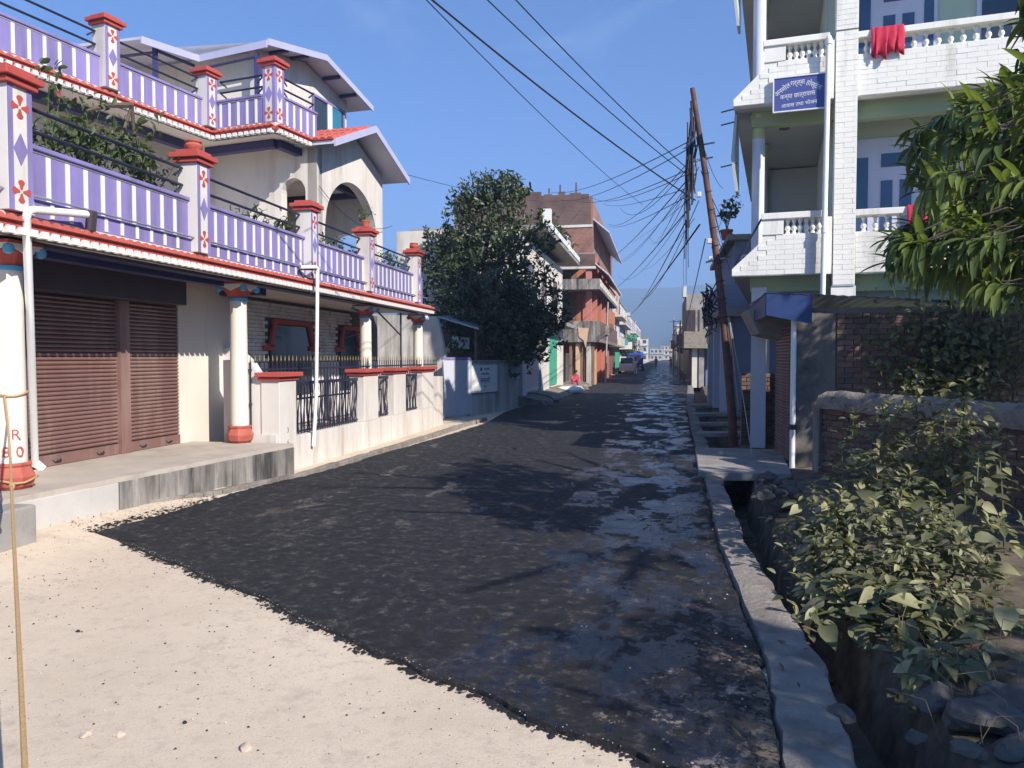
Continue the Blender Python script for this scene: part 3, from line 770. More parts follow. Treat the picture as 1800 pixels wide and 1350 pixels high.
# conduit along the fascia with a black bracket and rag
MB().tube([(XP + .075, YN, 3.15), (XP + .075, YF - .3, 3.12)], .012, 6).build('conduit', M['steel'], H, smooth=True)
pb = PX(612 / 3.97, 300 + 330 / 3.97, XP + .10)
MB().obox(pb + Vector((0, -.04, -.14)), (.05, 0, 0), (0, .10, 0), (0, .03, .22)).build('cable_box', M['shutter_shade_dark'], H, bevel=.02)

# ---------------------------------------------------------------- upper floor, turned a little towards the street
VV = Vector((math.sin(R(10.5)), math.cos(R(10.5)), 0)); NN = Vector((VV.y, -VV.x, 0))
Z2 = 5.70
C1 = G(373, 247, Z2); C1.z = 0
c2 = G(475, 229, Z2); L1 = (Vector((c2.x, c2.y, 0)) - C1).dot(NN)
C2 = C1 + NN * L1
c3 = G(548, 257, Z2); L2 = (Vector((c3.x, c3.y, 0)) - C2).dot(VV)
C3 = C2 + VV * L2
C0 = C1 - VV * 5.5
back = -NN * 5.0
MB().prism([C0 + zax(Z2 + .05), C1 + zax(Z2 + .05), C2 + zax(Z2 + .05), C3 + zax(Z2 + .05), C3 + VV * .1 - NN * 1 + zax(Z2 + .05), C3 - NN * 6 + zax(Z2 + .05), C0 + back + zax(Z2 + .05)], (0, 0, .16)).build('floor_slab', M['soffit'], H)
trim(C0, C1, NN, Z2); trim(C1, C2, -VV, Z2); trim(C2, C3, NN, Z2)
zb, zt = Z2 + .20, 6.36
def psec(px_, py_): return PP(px_, py_, C1, VV)
pA = psec(187, 100); pA.z = 0
post(pA, VV, NN, zb, 6.86, .27)
post(C1 - VV * .13 + NN * .0, VV, NN, zb, 6.80, .26)
post(C2 + VV * .12 - NN * .12, VV, NN, zb, 6.88, .26, two=True)
parapet(C0, pA - VV * .13, NN, zb, zb, zt, rails=(.2, .4), phase=.05)
parapet(pA + VV * .13, C1 - VV * .26, NN, zb, zb, zt, rails=(.2, .4))
parapet(C1 + NN * .13, C2 - NN * .26, -VV, zb, zb, zt, rails=(.2, .4), pitch=.2)
parapet(C2 + VV * .26, C3 + VV * .25, NN, zb, zb, zt, rails=(.2, .4), pitch=.2)
# beams under the upper slab
bmz = Z2 - .10
MB().obox(C0 - NN * .75 + zax(bmz), VV * 5.5, NN * .16, zax(.14)).build('beam', M['navy'], H)
MB().obox(C1 - NN * .6 - VV * .1 + VV * .55 + zax(bmz), NN * (L1 + .2), VV * .16, zax(.14)).build('beam', M['navy'], H)
MB().obox(C2 - NN * .45 + VV * .55 + zax(bmz), VV * 1.0, NN * .14, zax(.14)).build('beam', M['navy'], H)
# first floor walls behind the plants
W1 = C0 - NN * 1.15
MB().obox(W1 + zax(2.96), VV * 7.2, -NN * .22, zax(Z2 - 2.96 + .04)).build('wall', M['beige'], H)
def wwin(o, u, out, a, b_, z0, z1, fm, gm, par, cross=True):
    f = MB(); t = .06
    f.obox(o + u * a + zax(z0), u * (b_ - a), out * .04, zax(t)); f.obox(o + u * a + zax(z1 - t), u * (b_ - a), out * .04, zax(t))
    f.obox(o + u * a + zax(z0 + t), u * t, out * .04, zax(z1 - z0 - 2 * t)); f.obox(o + u * (b_ - t) + zax(z0 + t), u * t, out * .04, zax(z1 - z0 - 2 * t))
    if cross: f.obox(o + u * ((a + b_) / 2 - t / 2) + zax(z0 + t), u * t, out * .04, zax(z1 - z0 - 2 * t))
    fo = f.build('window', fm, par)
    MB().obox(o + u * (a + t) + zax(z0 + t), u * (b_ - a - 2 * t), out * .015, zax(z1 - z0 - 2 * t)).build('pane', gm, fo)
    return fo
wwin(W1 , VV, NN, 2.2, 3.3, 3.6, 5.0, M['frame'], M['glass'], H)
wwin(W1 , VV, NN, .4, 1.5, 3.6, 5.0, M['frame'], M['glass'], H)

# porch with the arches, under its own gable
def pg(px_, py_, z): q = G(px_, py_, z); q.z = 0; return q
EL, ER = pg(587, 252, 5.72), pg(718, 321, 5.72)              # eave tips
gd = (ER - EL).normalized(); gn = Vector((gd.y, -gd.x, 0)); GL = (ER - EL).length
apex = 5.72 + .72
def arch_wall(o, u, out, Lw, z0, topf, arches, th, name, mat, n_=40):
    m_ = MB(); ss = sorted(set([0, Lw] + [Lw * i / n_ for i in range(n_ + 1)] + [c - r for c, r, s in arches] + [c + r for c, r, s in arches]))
    def bot(s, side):
        for c, r, sp in arches:
            if c - r + 1e-6 < s + side * 1e-5 < c + r - 1e-6: return sp + math.sqrt(max(0, r * r - (s - c) ** 2))
        return z0
    for a, b_ in zip(ss, ss[1:]):
        if b_ - a < 1e-5: continue
        m_.prism([o + u * a + zax(bot(a, 1)), o + u * b_ + zax(bot(b_, -1)), o + u * b_ + zax(topf(b_)), o + u * a + zax(topf(a))], -out * th)
    return m_.build(name, mat, H)
WL = EL + gd * .22 - gn * .50
WW = GL - .55
def gtop(s): return 5.66 + .72 * (1 - abs(s - WW / 2) / (GL / 2))
ac = WW * .50
arch_wall(WL, gd, gn, WW, 2.96, gtop, [(ac, WW * .40, 4.22)], .2, 'porch_wall', M['white'])
sw = [(.62, .22, 4.72)]
arch_wall(WL - gn * 2.6, gn, -gd, 2.6 - .2 + .2, 2.96, lambda s: Z2 + .06, [(2.6 - .52, .27, 4.92)], .2, 'porch_side_wall', M['white'])
arch_wall(WL - gn * 2.6 + gd * WW, gn, gd, 2.4, 2.96, lambda s: 5.6, [(1.75, .42, 4.1)], .2, 'porch_side_wall', M['white'])
MB().obox(WL - gn * 2.6 + zax(2.96), gd * WW, -gn * .2, zax(2.75)).build('wall', M['beige'], H)
MB().obox(WL - gn * 2.5 + gd * .2 + zax(5.42), gd * (WW - .4), gn * 2.3, zax(.06)).build('porch_ceiling', M['soffit'], H)
MB().obox(WL - gn * .5 + gd * .2 + zax(5.30), gd * (WW - .4), gn * .12, zax(.12)).build('beam', M['navy'], H)
MB().obox(WL - gn * 2.5 + gd * (WW - .35) + zax(5.30), gd * .12, gn * 2.0, zax(.12)).build('beam', M['navy'], H)
wwin(WL - gn * 2.6 + gd * WW * 0, gd, gn, WW * .55, WW * .85, 3.0, 4.9, M['navy'], M['glass_blue'], H)
# gable roof of the porch: two slopes, tiles on the near one
rt = .07
def slope(pl, ph, depth, name, mat, tiles):
    s_ = MB().prism([pl, ph, ph - gn * depth, pl - gn * depth], (0, 0, rt)).build(name, mat, H)
    MB().prism([pl + gn * .001 - zax(.05), ph + gn * .001 - zax(.05), ph + gn * .001 + zax(rt + .02), pl + gn * .001 + zax(rt + .02)], gn * .04).build('barge_board', M['tin_edge'], s_)
    if tiles:
        u = (ph - pl); Lh = u.length; u.normalize(); upn = gn.cross(u); upn = upn if upn.z > 0 else -upn
        r_ = MB(); r_.prism([(.075 * math.cos(a), 0, .055 * math.sin(a)) for a in [i * math.pi / 6 for i in range(7)]], (0, .3, 0)); me = r_.mesh('tile', M['tile'])
        nt = int(depth / .15)
        nr = int(Lh / .27)
        for j in range(nr):
            for k in range(nt):
                inst('tile', me, s_, frame(pl + u * (j * .27) - gn * (.07 + k * .15) + upn * (rt + .0 + .012 * (j % 2 == 0)), -gn, u, upn))
    return s_
AP = (EL + ER) / 2
slope(EL + zax(5.72), AP + zax(apex), 1.6, 'porch_roof_slope', M['tin'], True)
slope(ER + zax(5.72), AP + zax(apex), 3.2, 'porch_roof_slope', M['tin'], True)

# second floor rooms and tin roof
ZR = 8.2
RL, RR = pg(470, 75, ZR), pg(655, 193, ZR)
rd = (RR - RL).normalized(); rn = Vector((rd.y, -rd.x, 0)); RLn = (RR - RL).length
za = ZR + .50
fw0 = RL + rd * .35 - rn * .55
FW = RLn - .75
fwall = [fw0 + zax(zb - .1), fw0 + rd * FW + zax(zb - .1), fw0 + rd * FW + zax(ZR + .02 + .09), fw0 + rd * (FW / 2) + zax(za - .04), fw0 + zax(ZR + .09)]
MB().prism(fwall, -rn * .2).build('gable_wall', M['white'], H)
MB().obox(fw0 - rn * .2 + zax(zb - .1), -rn * 3.5, rd * .2, zax(ZR - zb + .1)).build('wall', M['cream'], H)
MB().obox(fw0 - rn * .2 + rd * (FW - .2) + zax(zb - .1), -rn * 3.5, rd * .2, zax(ZR - zb + .1)).build('wall', M['white'], H)
for a, b_ in ((RL + zax(ZR), (RL + RR) / 2 + zax(za)), (RR + zax(ZR), (RL + RR) / 2 + zax(za))):
    s_ = MB().prism([a, b_, b_ - rn * 4.6, a - rn * 4.6], (0, 0, .05)).build('roof_sheet', M['tin'], H)
    MB().prism([a - zax(.05), b_ - zax(.05), b_ + zax(.09), a + zax(.09)], rn * .03).build('barge_board', M['tin_edge'], s_)
    for t in (.35, .7):
        q = a + (b_ - a) * t; MB().obox(q - rn * .5 - zax(.07) - rd * .04, rn * .45, rd * .08, zax(.065)).build('purlin', M['navy'], s_)
q0, q1 = PP(553, 228, fw0, rd), PP(600, 228, fw0, rd)
sa, sb = (q0 - fw0).dot(rd), (q1 - fw0).dot(rd)
ww = wwin(fw0, rd, rn, sa - .12, sb + .12, 6.95, 8.05, M['lilac'], M['glass'], H, cross=False)
MB().obox(fw0 + rd * (sa + (sb - sa) * .45) + zax(7.0), rd * (sb - sa) * .16, rn * .035, zax(1.0)).build('mullion', M['signwhite'], ww)
MB().obox(fw0 + rd * (sa + (sb - sa) * .61) + zax(7.02), rd * (sb - sa) * .36, rn * .025, zax(.96)).build('pane', M['glass_teal'], ww)
# lean-to tin roof over the near terrace
V1 = PP(350, 103, RL, -rn); zV = V1.z
U1 = PP(247, 73, (V1.x, V1.y), VV)
V1b = Vector((V1.x, V1.y, 0)); L3 = (Vector((U1.x, U1.y, 0)) - V1b).length
s_ = MB().prism([RL + zax(ZR - .02), V1b + zax(ZR - .12), V1b - rn * 3 + zax(ZR + .3), RL - rn * 4.6 + zax(ZR + .3)], (0, 0, .05)).build('roof_sheet', M['tin'], H)
MB().prism([RL + zax(ZR - .10), V1b + zax(ZR - .2), V1b + zax(ZR - .06), RL + zax(ZR + .05)], -VV * .03).build('fascia_board', M['tin_edge'], s_)
e1 = V1b; e0 = V1b - VV * L3
s_ = MB().prism([e0 + zax(ZR - .30), e1 + zax(ZR - .12), e1 - NN * 3.2 + zax(ZR + .05), e0 - NN * 3.2 + zax(ZR - .1)], (0, 0, .05)).build('roof_sheet', M['tin'], H)
MB().prism([e0 + zax(ZR - .38), e1 + zax(ZR - .2), e1 + zax(ZR - .06), e0 + zax(ZR - .24)], NN * .03).build('fascia_board', M['tin_edge'], s_)
TW = e0 - NN * 2.1 - VV * 1.0
MB().obox(TW + zax(zb - .1), VV * (L3 + 3.2), -NN * .2, zax(ZR - zb - .1)).build('wall', M['beige'], H)
for q in (e0 + VV * .5 - NN * .15, RL - rn * .3 + rd * .05):
    MB().box((q.x - .04, q.y - .04, zb), (q.x + .04, q.y + .04, ZR - .16)).build('steel_post', M['navy'], H)
MB().tube([e0 + VV * .5 - NN * .15 + zax(ZR - .3), e1 - NN * .15 + zax(ZR - .25)], .035, 6).build('purlin', M['navy'], H)
MB().tube([e0 + VV * .5 - NN * .15 + zax(ZR - .35), e0 + VV * .5 - NN * 2.1 + zax(ZR - .25)], .03, 6).build('purlin', M['navy'], H)
MB().tube([RL - rn * .3 + zax(ZR - .25), V1b - NN * .1 + zax(ZR - .35)], .03, 6).build('purlin', M['navy'], H)
MB().tube([RL - rn * .3 + zax(ZR - .3), RL - rn * .3 + rd * 1.0 + zax(ZR - .1)], .03, 6).build('purlin', M['navy'], H)

# drain pipes
pt0 = PX(152, 377, XP + .16); pt1 = PX(46, 366, XP + .16); pt2 = G(62, 818, .52)
dp = MB().tube([pt0, pt1 + Uy * .08, pt1 + Uy * .02 - zax(.02), pt1 - zax(.08), pt1 + (pt2 - pt1) * .5, pt2], .037, 10).build('drain_pipe', M['pvc'], H, smooth=True)
MB().tube([pt2 + zax(.03), pt2 + Vector((.05, .05, -.05))], .046, 10).build('pipe_elbow', M['pvc'], dp, smooth=True)
qa, qb, qc, qd = PX(528, 470, XP + .1), PX(558, 470, XP + .25), PX(556, 690, XP + .25), PX(551, 784, XP + .22)
dp = MB().tube([qa, qb + Uy * -.05, qb - zax(.02), qb - zax(.08), qc, qd], .03, 10).build('drain_pipe', M['pvc'], H, smooth=True)
MB().tube([qc + zax(.05), qc - zax(.05)], .042, 10).build('pipe_joint', M['pvc'], dp, smooth=True)
MB().tube([qa + Vector((-.02, 0, -.03)), qa + Vector((.02, .35, -.42))], .012, 6).build('pipe_bracket', M['rail'], dp)
MB().tube([qa + Vector((-.02, 0, -.03)), qb - zax(.04)], .012, 6).build('pipe_bracket', M['rail'], dp)
# black struts of an awning by the far columns
aw = MB(); c3y, c4y = yx(643, XC), yx(735, XC)
aw.tube([(XC + .1, c3y + .3, 2.7), (XC + .1, c3y + 1.9, 2.2)], .018, 6); aw.tube([(XC + .1, c3y + 1.9, 2.72), (XC + .1, c3y + 1.9, 1.0)], .02, 6)
aw.tube([(XC - .6, c3y + .3, 2.1), (XC + .1, c3y + .25, 2.35)], .018, 6)
aw.build('awning_strut', M['rail'], H)

# ================================================================== COMPOUND WALL of the left house
CW = thing('compound_wall', 'white compound wall with red capped posts and dark wavy iron grilles below the balcony', 'wall', (-5.5, 15, 0))
XW = -5.43
yp = [(yx(487, XW), yx(517, XW)), (yx(637, XW), yx(662, XW)), (yx(690, XW), yx(711, XW)), (yx(740, XW), yx(760, XW)), (yx(768, XW), yx(776, XW))]
MB().box((XW - .22, yp[0][0], -.3), (XW, yp[-1][1], .50)).build('dwarf_wall', M['wall_white'], CW, bevel=.008)
for i, (a, b_) in enumerate(yp):
    zt_ = 1.36 if i < 4 else 1.22
    MB().box((XW - .26, a, .50 if i else -.3), (XW + .03, b_, zt_)).build('post', M['wall_white'], CW, bevel=.008)
    if i < 4:
        k = MB(); k.box((XW - .29, a - .04, zt_), (XW + .06, b_ + .04, zt_ + .05)); k.box((XW - .32, a - .08, zt_ + .055), (XW + .11, b_ + .08, zt_ + .12))
        k.build('post_cap', M['red'], CW, bevel=.008)
    if i: MB().box((XW - .0, a, -.3), (XW + .03, b_, .5)).build('post_foot', M['wall_white'], CW)
MB().box((-5.95, yp[0][0] - .03, 0), (XW - .01, yp[0][0] + .01, .58)).build('post_foot', M['wall_white'], CW)
# return towards the column, with sloping top
MB().prism([(XW - .26, yp[0][0] + .02, -.1), (XW - .26, yp[0][0] + .02, 1.38), (-5.85, yp[0][0] + .02, 1.62), (-6.3, yp[0][0] + .02, 1.66), (-6.3, yp[0][0] + .02, -.1)], (0, .16, 0)).build('return_wall', M['white'], CW)
wb = MB(); nseg = 14
for s in (-1, 1):
    pass
wb.tube([(0, .018 * math.sin(i / nseg * 2 * math.pi * 1.5), .5 + .80 * i / nseg) for i in range(nseg + 1)], .011, 5); wme = wb.mesh('grille_bar', M['rail'], smooth=True)
wb2 = MB(); wb2.tube([(0, -.03 * math.sin(i / nseg * 2 * math.pi), .5 + .80 * i / nseg) for i in range(nseg + 1)], .011, 5); wme2 = wb2.mesh('grille_bar', M['rail'], smooth=True)
for (a, b_) in ((yp[0][1], yp[1][0]), (yp[1][1], yp[2][0]), (yp[2][1], yp[3][0])):
    gr = MB(); gr.box((XW - .13, a, 1.27), (XW - .09, b_, 1.32)); gr.box((XW - .125, a, .53), (XW - .095, b_, .555))
    g = gr.build('grille', M['rail'], CW)
    n_ = int((b_ - a) / .095)
    for i in range(n_): inst('grille_bar', (wme, wme2)[i % 2], g, Matrix.Translation((XW - .11, a + (i + .6) * (b_ - a) / n_, 0)))
for s_, y_, z in (('3', yp[0][0] + .25, .62), ('6', yp[0][0] + .25, .44), ('2', yp[0][0] + .25, .26)):
    text_part('painted_number', s_, .11, M['mortar_dark'], CW, frame((XW + .031, y_, z), Uy, Uz, Ux))
SF = thing('spear_fence', 'dark spear topped iron fence with brass tips behind the compound wall', 'fence', (-5.9, 15, .3))
XF = -5.85
fa, fb = yx(436, XF), yx(768, XF)
fr = MB(); fr.box((XF - .012, fa, 1.50), (XF + .012, fb, 1.53)); fr.box((XF - .012, fa, 1.0), (XF + .012, fb, 1.03)); fr.box((XF - .012, fa, .34), (XF + .012, fb, .37)); fr.build('fence_rail', M['rail'], SF)
sp_ = MB(); sp_.box((-.007, -.007, .3), (.007, .007, 1.64)); sme = sp_.mesh('spear', M['rail'])
tp = MB(); tp.lathe((0, 0, 0), [(.005, 1.64), (.010, 1.66), (.002, 1.73)], 5); tme = tp.mesh('spear_tip', M['brass'])
n_ = int((fb - fa) / .13)
for i in range(n_):
    y_ = fa + (i + .5) * (fb - fa) / n_
    inst('spear', sme, SF, Matrix.Translation((XF, y_, 0))); inst('spear_tip', tme, SF, Matrix.Translation((XF, y_, 0)))

# ================================================================== FOLIAGE TOOLS
def leaf_template(L=1.0, W=.3, seg=4, droop=.25, fold=.12, shape='lance'):
    vs_, fs = [], []
    for i in range(seg + 1):
        t = i / seg
        if shape == 'lance': w = W * .5 * math.sin(math.pi * min(1, .08 + t * .92)) ** .8 * (1 - .25 * t)
        elif shape == 'heart': w = W * .5 * (math.sin(math.pi * (t * .93 + .10)) ** .75) * (1.25 - .75 * t)
        else: w = W * .5 * math.sin(math.pi * (.06 + .92 * t)) ** .7
        if i == seg: w = 0.002
        z = -droop * t * t
        vs_ += [(-w, t * L, z + fold * w * 2), (0, t * L, z), (w, t * L, z + fold * w * 2)]
    for i in range(seg):
        a = i * 3
        fs += [(a, a + 1, a + 4, a + 3), (a + 1, a + 2, a + 5, a + 4)]
    return np.array(vs_, float), fs
def leaf_mesh(name, tpl, mat):
    me = bpy.data.meshes.new(name); me.from_pydata([tuple(v) for v in tpl[0]], [], tpl[1]); me.materials.append(mat)
    me.polygons.foreach_set('use_smooth', [True] * len(me.polygons)); return me
def rotmat(d, up, s):
    d = Vector(d).normalized(); x = d.cross(Vector(up))
    if x.length < 1e-3: x = d.orthogonal()
    x.normalize(); z = x.cross(d)
    return Matrix(((x.x * s, d.x * s, z.x * s), (x.y * s, d.y * s, z.y * s), (x.z * s, d.z * s, z.z * s)))
def foliage(crown_name, tpl, mats, leaves, parent, n_single=0, single='leaf'):
    """leaves: list of (pos, 3x3, material index); the ones that show largest become single parts, the rest one mass"""
    o_ = org(parent)
    order = list(range(len(leaves)))
    sing = []
    if n_single:
        sc_ = []
        for i, (p, m3, mi) in enumerate(leaves):
            x, y, d = pix(p)
            s = m3.col[1].length / d if (d > 0 and 0 < x < 1800 and 0 < y < 1350) else -1
            sc_.append(s)
        order.sort(key=lambda i: -sc_[i])
        sing = [i for i in order[:n_single] if sc_[i] > 0]
    ss = set(sing)
    rest = [i for i in range(len(leaves)) if i not in ss]
    V, Fs = tpl; nv = len(V); m_ = len(rest)
    P = np.array([tuple(leaves[i][0]) for i in rest]).reshape(m_, 3)
    A = np.array([[list(r) for r in leaves[i][1]] for i in rest]).reshape(m_, 3, 3)
    W = (np.einsum('mij,vj->mvi', A, V) + P[:, None, :] - np.array(o_)).reshape(-1, 3)
    Fa = np.array(Fs)
    allf = (Fa[None] + (np.arange(m_) * nv)[:, None, None]).reshape(-1)
    nf = len(Fs) * m_
    me = bpy.data.meshes.new(crown_name)
    me.vertices.add(len(W)); me.vertices.foreach_set('co', W.astype(np.float32).ravel())
    me.loops.add(len(allf)); me.loops.foreach_set('vertex_index', allf.astype(np.int32))
    me.polygons.add(nf); me.polygons.foreach_set('loop_start', np.arange(0, nf * 4, 4, dtype=np.int32)); me.polygons.foreach_set('loop_total', np.full(nf, 4, np.int32))
    for q in mats: me.materials.append(q)
    me.polygons.foreach_set('material_index', np.repeat(np.array([leaves[i][2] for i in rest], np.int32), len(Fs)))
    me.polygons.foreach_set('use_smooth', np.ones(nf, bool))
    me.update(calc_edges=True); me.validate()
    cr = bpy.data.objects.new(crown_name, me); link(cr, parent); ORG[cr.name] = o_
    stuff(cr)
    if sing:
        lm = [leaf_mesh(single, tpl, q) for q in mats]
        for i in sing:
            p, m3, mi = leaves[i]
            ob = bpy.data.objects.new(single, lm[mi]); link(ob, cr)
            ob.matrix_local = Matrix.Translation(-o_) @ Matrix.Translation(p) @ m3.to_4x4()
    return cr
def rnd_dir(up=0.0):
    while True:
        v = Vector((random.uniform(-1, 1), random.uniform(-1, 1), random.uniform(-1, 1)))
        if .05 < v.length < 1: v.normalize(); v.z += up; return v.normalized()
T_LANCE = leaf_template(1, .24, 4, .28, .2)
T_OVAL = leaf_template(1, .42, 3, .15, .2, 'oval')
T_HEART = leaf_template(1, .72, 4, .22, .18, 'heart')

# ================================================================== POT PLANTS on the left balconies
def pot_plant(base, r, h, ph, spread, nl, ls, label, shape='oval', flower=0, fm='flower'):
    t = thing('potted_plant', label, 'potted plant', base, 'pot plants on the lilac balconies')
    b = Vector(base)
    MB().lathe(b, [(r * .65, 0), (r * .9, h * .8), (r, h * .82), (r, h), (r * .85, h), (r * .8, h * .9)], 14).build('pot', M['terracotta'], t, smooth=True)
    lv = []
    for i in range(max(4, int(nl / 30))):
        a = random.random() * 6.28; rr_ = spread * random.random() ** .6
        tip = b + Vector((math.cos(a) * rr_, math.sin(a) * rr_, h + ph * random.uniform(.5, 1)))
        mid = b + Vector((math.cos(a) * rr_ * .3, math.sin(a) * rr_ * .3, h + ph * .35))
        MB().tube([b + zax(h * .9), mid, tip], [.012, .008, .003], 5).build('stem', M['stem'], t)
        for k in range(int(nl / max(4, int(nl / 30)))):
            u = random.uniform(.35, 1.05); p = (mid + (tip - mid) * ((u - .35) / .65)) + rnd_dir() * .10
            lv.append((p, rotmat(rnd_dir(.3), rnd_dir(1), ls * random.uniform(.6, 1.2)), 1 if random.random() < flower else 0))
    foliage('leaves', T_OVAL if shape == 'oval' else T_LANCE, [M['leaf_pot'], M[fm]], lv, t)
    return t
zf = 2.96
XQ = XP - .32
def ypos(px_): return yx(px_, XQ)
pot_plant((XQ - .15, ypos(105), zf), .17, .34, 1.25, .55, 260, .11, 'big yellow-green shrub in a pot beside the nearest balcony post', flower=.02)
pot_plant((XQ - .1, ypos(160), zf), .15, .50, 1.0, .45, 220, .10, 'leafy pot shrub, second from the nearest post behind the lower rails')
pot_plant((XQ - .15, ypos(205), zf), .16, .52, 1.05, .45, 220, .10, 'leafy pot shrub with red flowers in the middle of the nearest rail span', flower=.015)
pot_plant((XQ - .1, ypos(248), zf), .15, .50, .95, .42, 220, .10, 'leafy pot shrub below the end of the dead bough', flower=.008)
pot_plant((XQ - .1, ypos(285), zf), .15, .50, .8, .36, 180, .09, 'leafy pot shrub next to the second balcony post', flower=.008)
pot_plant((XQ, ypos(405), zf), .13, .60, .18, .2, 50, .10, 'pot with a few thin leaves just past the second balcony post', 'lance')
pot_plant((XQ, ypos(452), zf), .13, .60, .28, .2, 70, .14, 'pot with spiky grass leaves in the second rail span', 'lance')
pot_plant((XQ, ypos(495), zf), .14, .60, .35, .22, 110, .09, 'green pot plant just before the third balcony post')
pot_plant((XQ, ypos(585), zf), .14, .60, .32, .26, 120, .09, 'low green pot plant past the third balcony post')
pot_plant((XQ, ypos(622), zf), .13, .58, .25, .25, 90, .09, 'pot plant with a yellow bloom before the fourth balcony post', flower=.03, fm='yellow')
pot_plant((XQ - .1, ypos(692), zf), .14, .60, .55, .35, 160, .09, 'tall green pot plant between the last two balcony posts')
pot_plant((XP, pc[3], 4.04 + .16), .09, .13, .22, .13, 60, .07, 'small pot plant standing on the cap of the fourth balcony post')
p_ = C0 + VV * 1.5 - NN * .5
pot_plant((p_.x, p_.y, zb), .2, .4, 1.9, .75, 320, .14, 'tall dark shrub growing on the upper terrace at the left edge', 'lance')
for i in range(8):
    y_ = ypos(385) + i * (ypos(505) - ypos(385)) / 8 + .1
    m_ = MB().lathe((XQ + .12, y_, 3.58 - .12), [(.06, 0), (.085, .16), (.10, .165), (.10, .20), (.08, .2)], 12)
    top_mesh('flower_pot', M['terracotta'], m_, '%s empty terracotta pot of the row behind the second lilac parapet' % ('first', 'second', 'third', 'fourth', 'fifth', 'sixth', 'seventh', 'last')[i], 'flower pot', 'row of empty pots behind the second parapet', smooth=True)
m_ = MB(); b0 = PX(150, 195, XQ); b1 = PX(232, 185, XQ + .1)
m_.tube([b0, (b0 + b1) / 2 + zax(.03), b1], [.02, .03, .035], 6); m_.tube([b1, b1 + Vector((-.05, .1, -.35))], .02, 5); m_.tube([b1, b1 + Vector((-.05, -.1, -.35))], .02, 5)
top_mesh('dead_bough', M['bark'], m_, 'bent dark dead bough above the pot shrubs of the lower balcony', 'branch')

# ================================================================== LEFT MIDDLE: neighbour wall, shack, gate, notice wall, tree
NW = thing('neighbour_wall', 'mouldy white plaster wall beyond the end of the lilac balcony', 'wall', (-7.5, 21, 0))
pl0, pl1, pl2 = PY(640, 548, 21), PY(768, 556, 21), PY(786, 640, 21)
MB().prism([(pl0.x - 3, 21, -.1), (pl2.x, 21, -.1), (pl2.x, 21, pl2.z), (pl1.x, 21, pl1.z), (pl0.x - 3, 21, pl0.z + .05)], (0, .22, 0)).build('wall_panel', M['oldwall'], NW)
MB().box((pl0.x - 3, 20.95, pl0.z + .06), (pl1.x, 21.27, pl0.z + .12)).build('coping', M['concrete'], NW)
SH = thing('roadside_shack', 'dark tin roofed shack half hidden under the big tree', 'shack', (-7, 25, 0))
MB().box((-9.5, 25.2, 0), (-5.7, 27.5, 2.6)).build('wall', M['wood'], SH)
ra, rb_, = PY(770, 558, 23.6), PY(842, 580, 23.6)
MB().prism([ra, rb_, rb_ + Vector((0, 4, .25)), ra + Vector((0, 4, .25))], (0, 0, .05)).build('roof', M['tin'], SH)
pb_ = PY(810, 600, 24.8); MB().obox(pb_ + Vector((-.32, 0, -.2)), (.6, 0, -.06), (0, .03, 0), (0.02, 0, .38)).build('board', M['signwhite'], SH)
for xx in (-6.9, -5.8): MB().tube([(xx, 24, 0), (xx, 24, 2.6)], .05, 6).build('post', M['wood'], SH)
lp = PY(786, 617, 22.5)
m_ = MB().lathe(lp - zax(.08), [(.02, 0), (.07, .03), (.09, .09), (.06, .15), (.02, .17)], 10); m_.tube([lp + zax(.09), lp + Vector((0, .3, .25))], .01, 5)
top_mesh('yellow_lamp', M['yellow'], m_, 'round yellow globe hanging above the grey gate', 'lamp', smooth=True)
ga, gb = G(777, 737), G(826, 731)
GT = thing('metal_gate', 'pale grey sheet metal gate with purple top rail', 'gate', (ga.x, ga.y, 0))
gu = (gb - ga); gw = gu.length; gu.normalize(); gv = Vector((gu.y, -gu.x, 0))
for k in range(2):
    MB().obox(ga + gu * (gw * k / 2 + .01) + zax(.06), gu * (gw / 2 - .02), gv * .03, zax(1.56)).build('panel', M['gate'], GT, bevel=.004)
fr = MB()
for k in range(3): fr.obox(ga + gu * (gw * k / 2 - .02) + zax(.02) + gv * .02, gu * .04, gv * .03, zax(1.62))
fr.build('gate_frame', M['gate'], GT)
MB().obox(ga + zax(1.63) - gv * .02, gu * gw, gv * .07, zax(.07)).build('top_rail', M['lilac'], GT)
na, nb, nc = G(828, 731), G(874, 724), G(911, 716)
NT = thing('notice_wall', 'shaded grey compound wall carrying a painted notice under the tree', 'wall', (nb.x, nb.y, 0))
for a, b_ in ((na, nb), (nb, nc)):
    u = (b_ - a); w_ = u.length; u.normalize(); v_ = Vector((u.y, -u.x, 0))
    MB().obox(a - zax(.2) - v_ * .2, u * w_, v_ * .2, zax(1.2 + .55)).build('wall_panel', M['oldwall'], NT)
    MB().obox(a - v_ * .24 + zax(1.555), u * w_, v_ * .28, zax(.06)).build('coping', M['concrete'], NT)
u = (nb - na).normalized(); v_ = Vector((u.y, -u.x, 0)); wn_ = (nb - na).length
bo = na + u * .03 + v_ * .004
bz0, bz1 = PP(850, 690, na, u).z, PP(850, 642, na, u).z
bd = MB().obox(bo + zax(bz0), u * (wn_ - .06), v_ * .02, zax(bz1 - bz0)).build('notice_board', M['signwhite'], NT)
bc = bo + u * (wn_ - .06) / 2 + v_ * .022; bh = bz1 - bz0
for s_, zz, sz, dx in (('नगरपालिका', .86, .085, .10), ('आधारभूत विद्यालय', .68, .075, 0), ('सरस्वती', .44, .20, 0), ('वडा नं', .22, .08, 0)):
    text_part('notice_text', s_, sz, M['signdark'], bd, frame(bc + zax(bz0 + bh * zz) + u * dx, u, Uz, v_))
m_ = MB(); ee = bc - u * .28 + zax(bz0 + bh * .86)
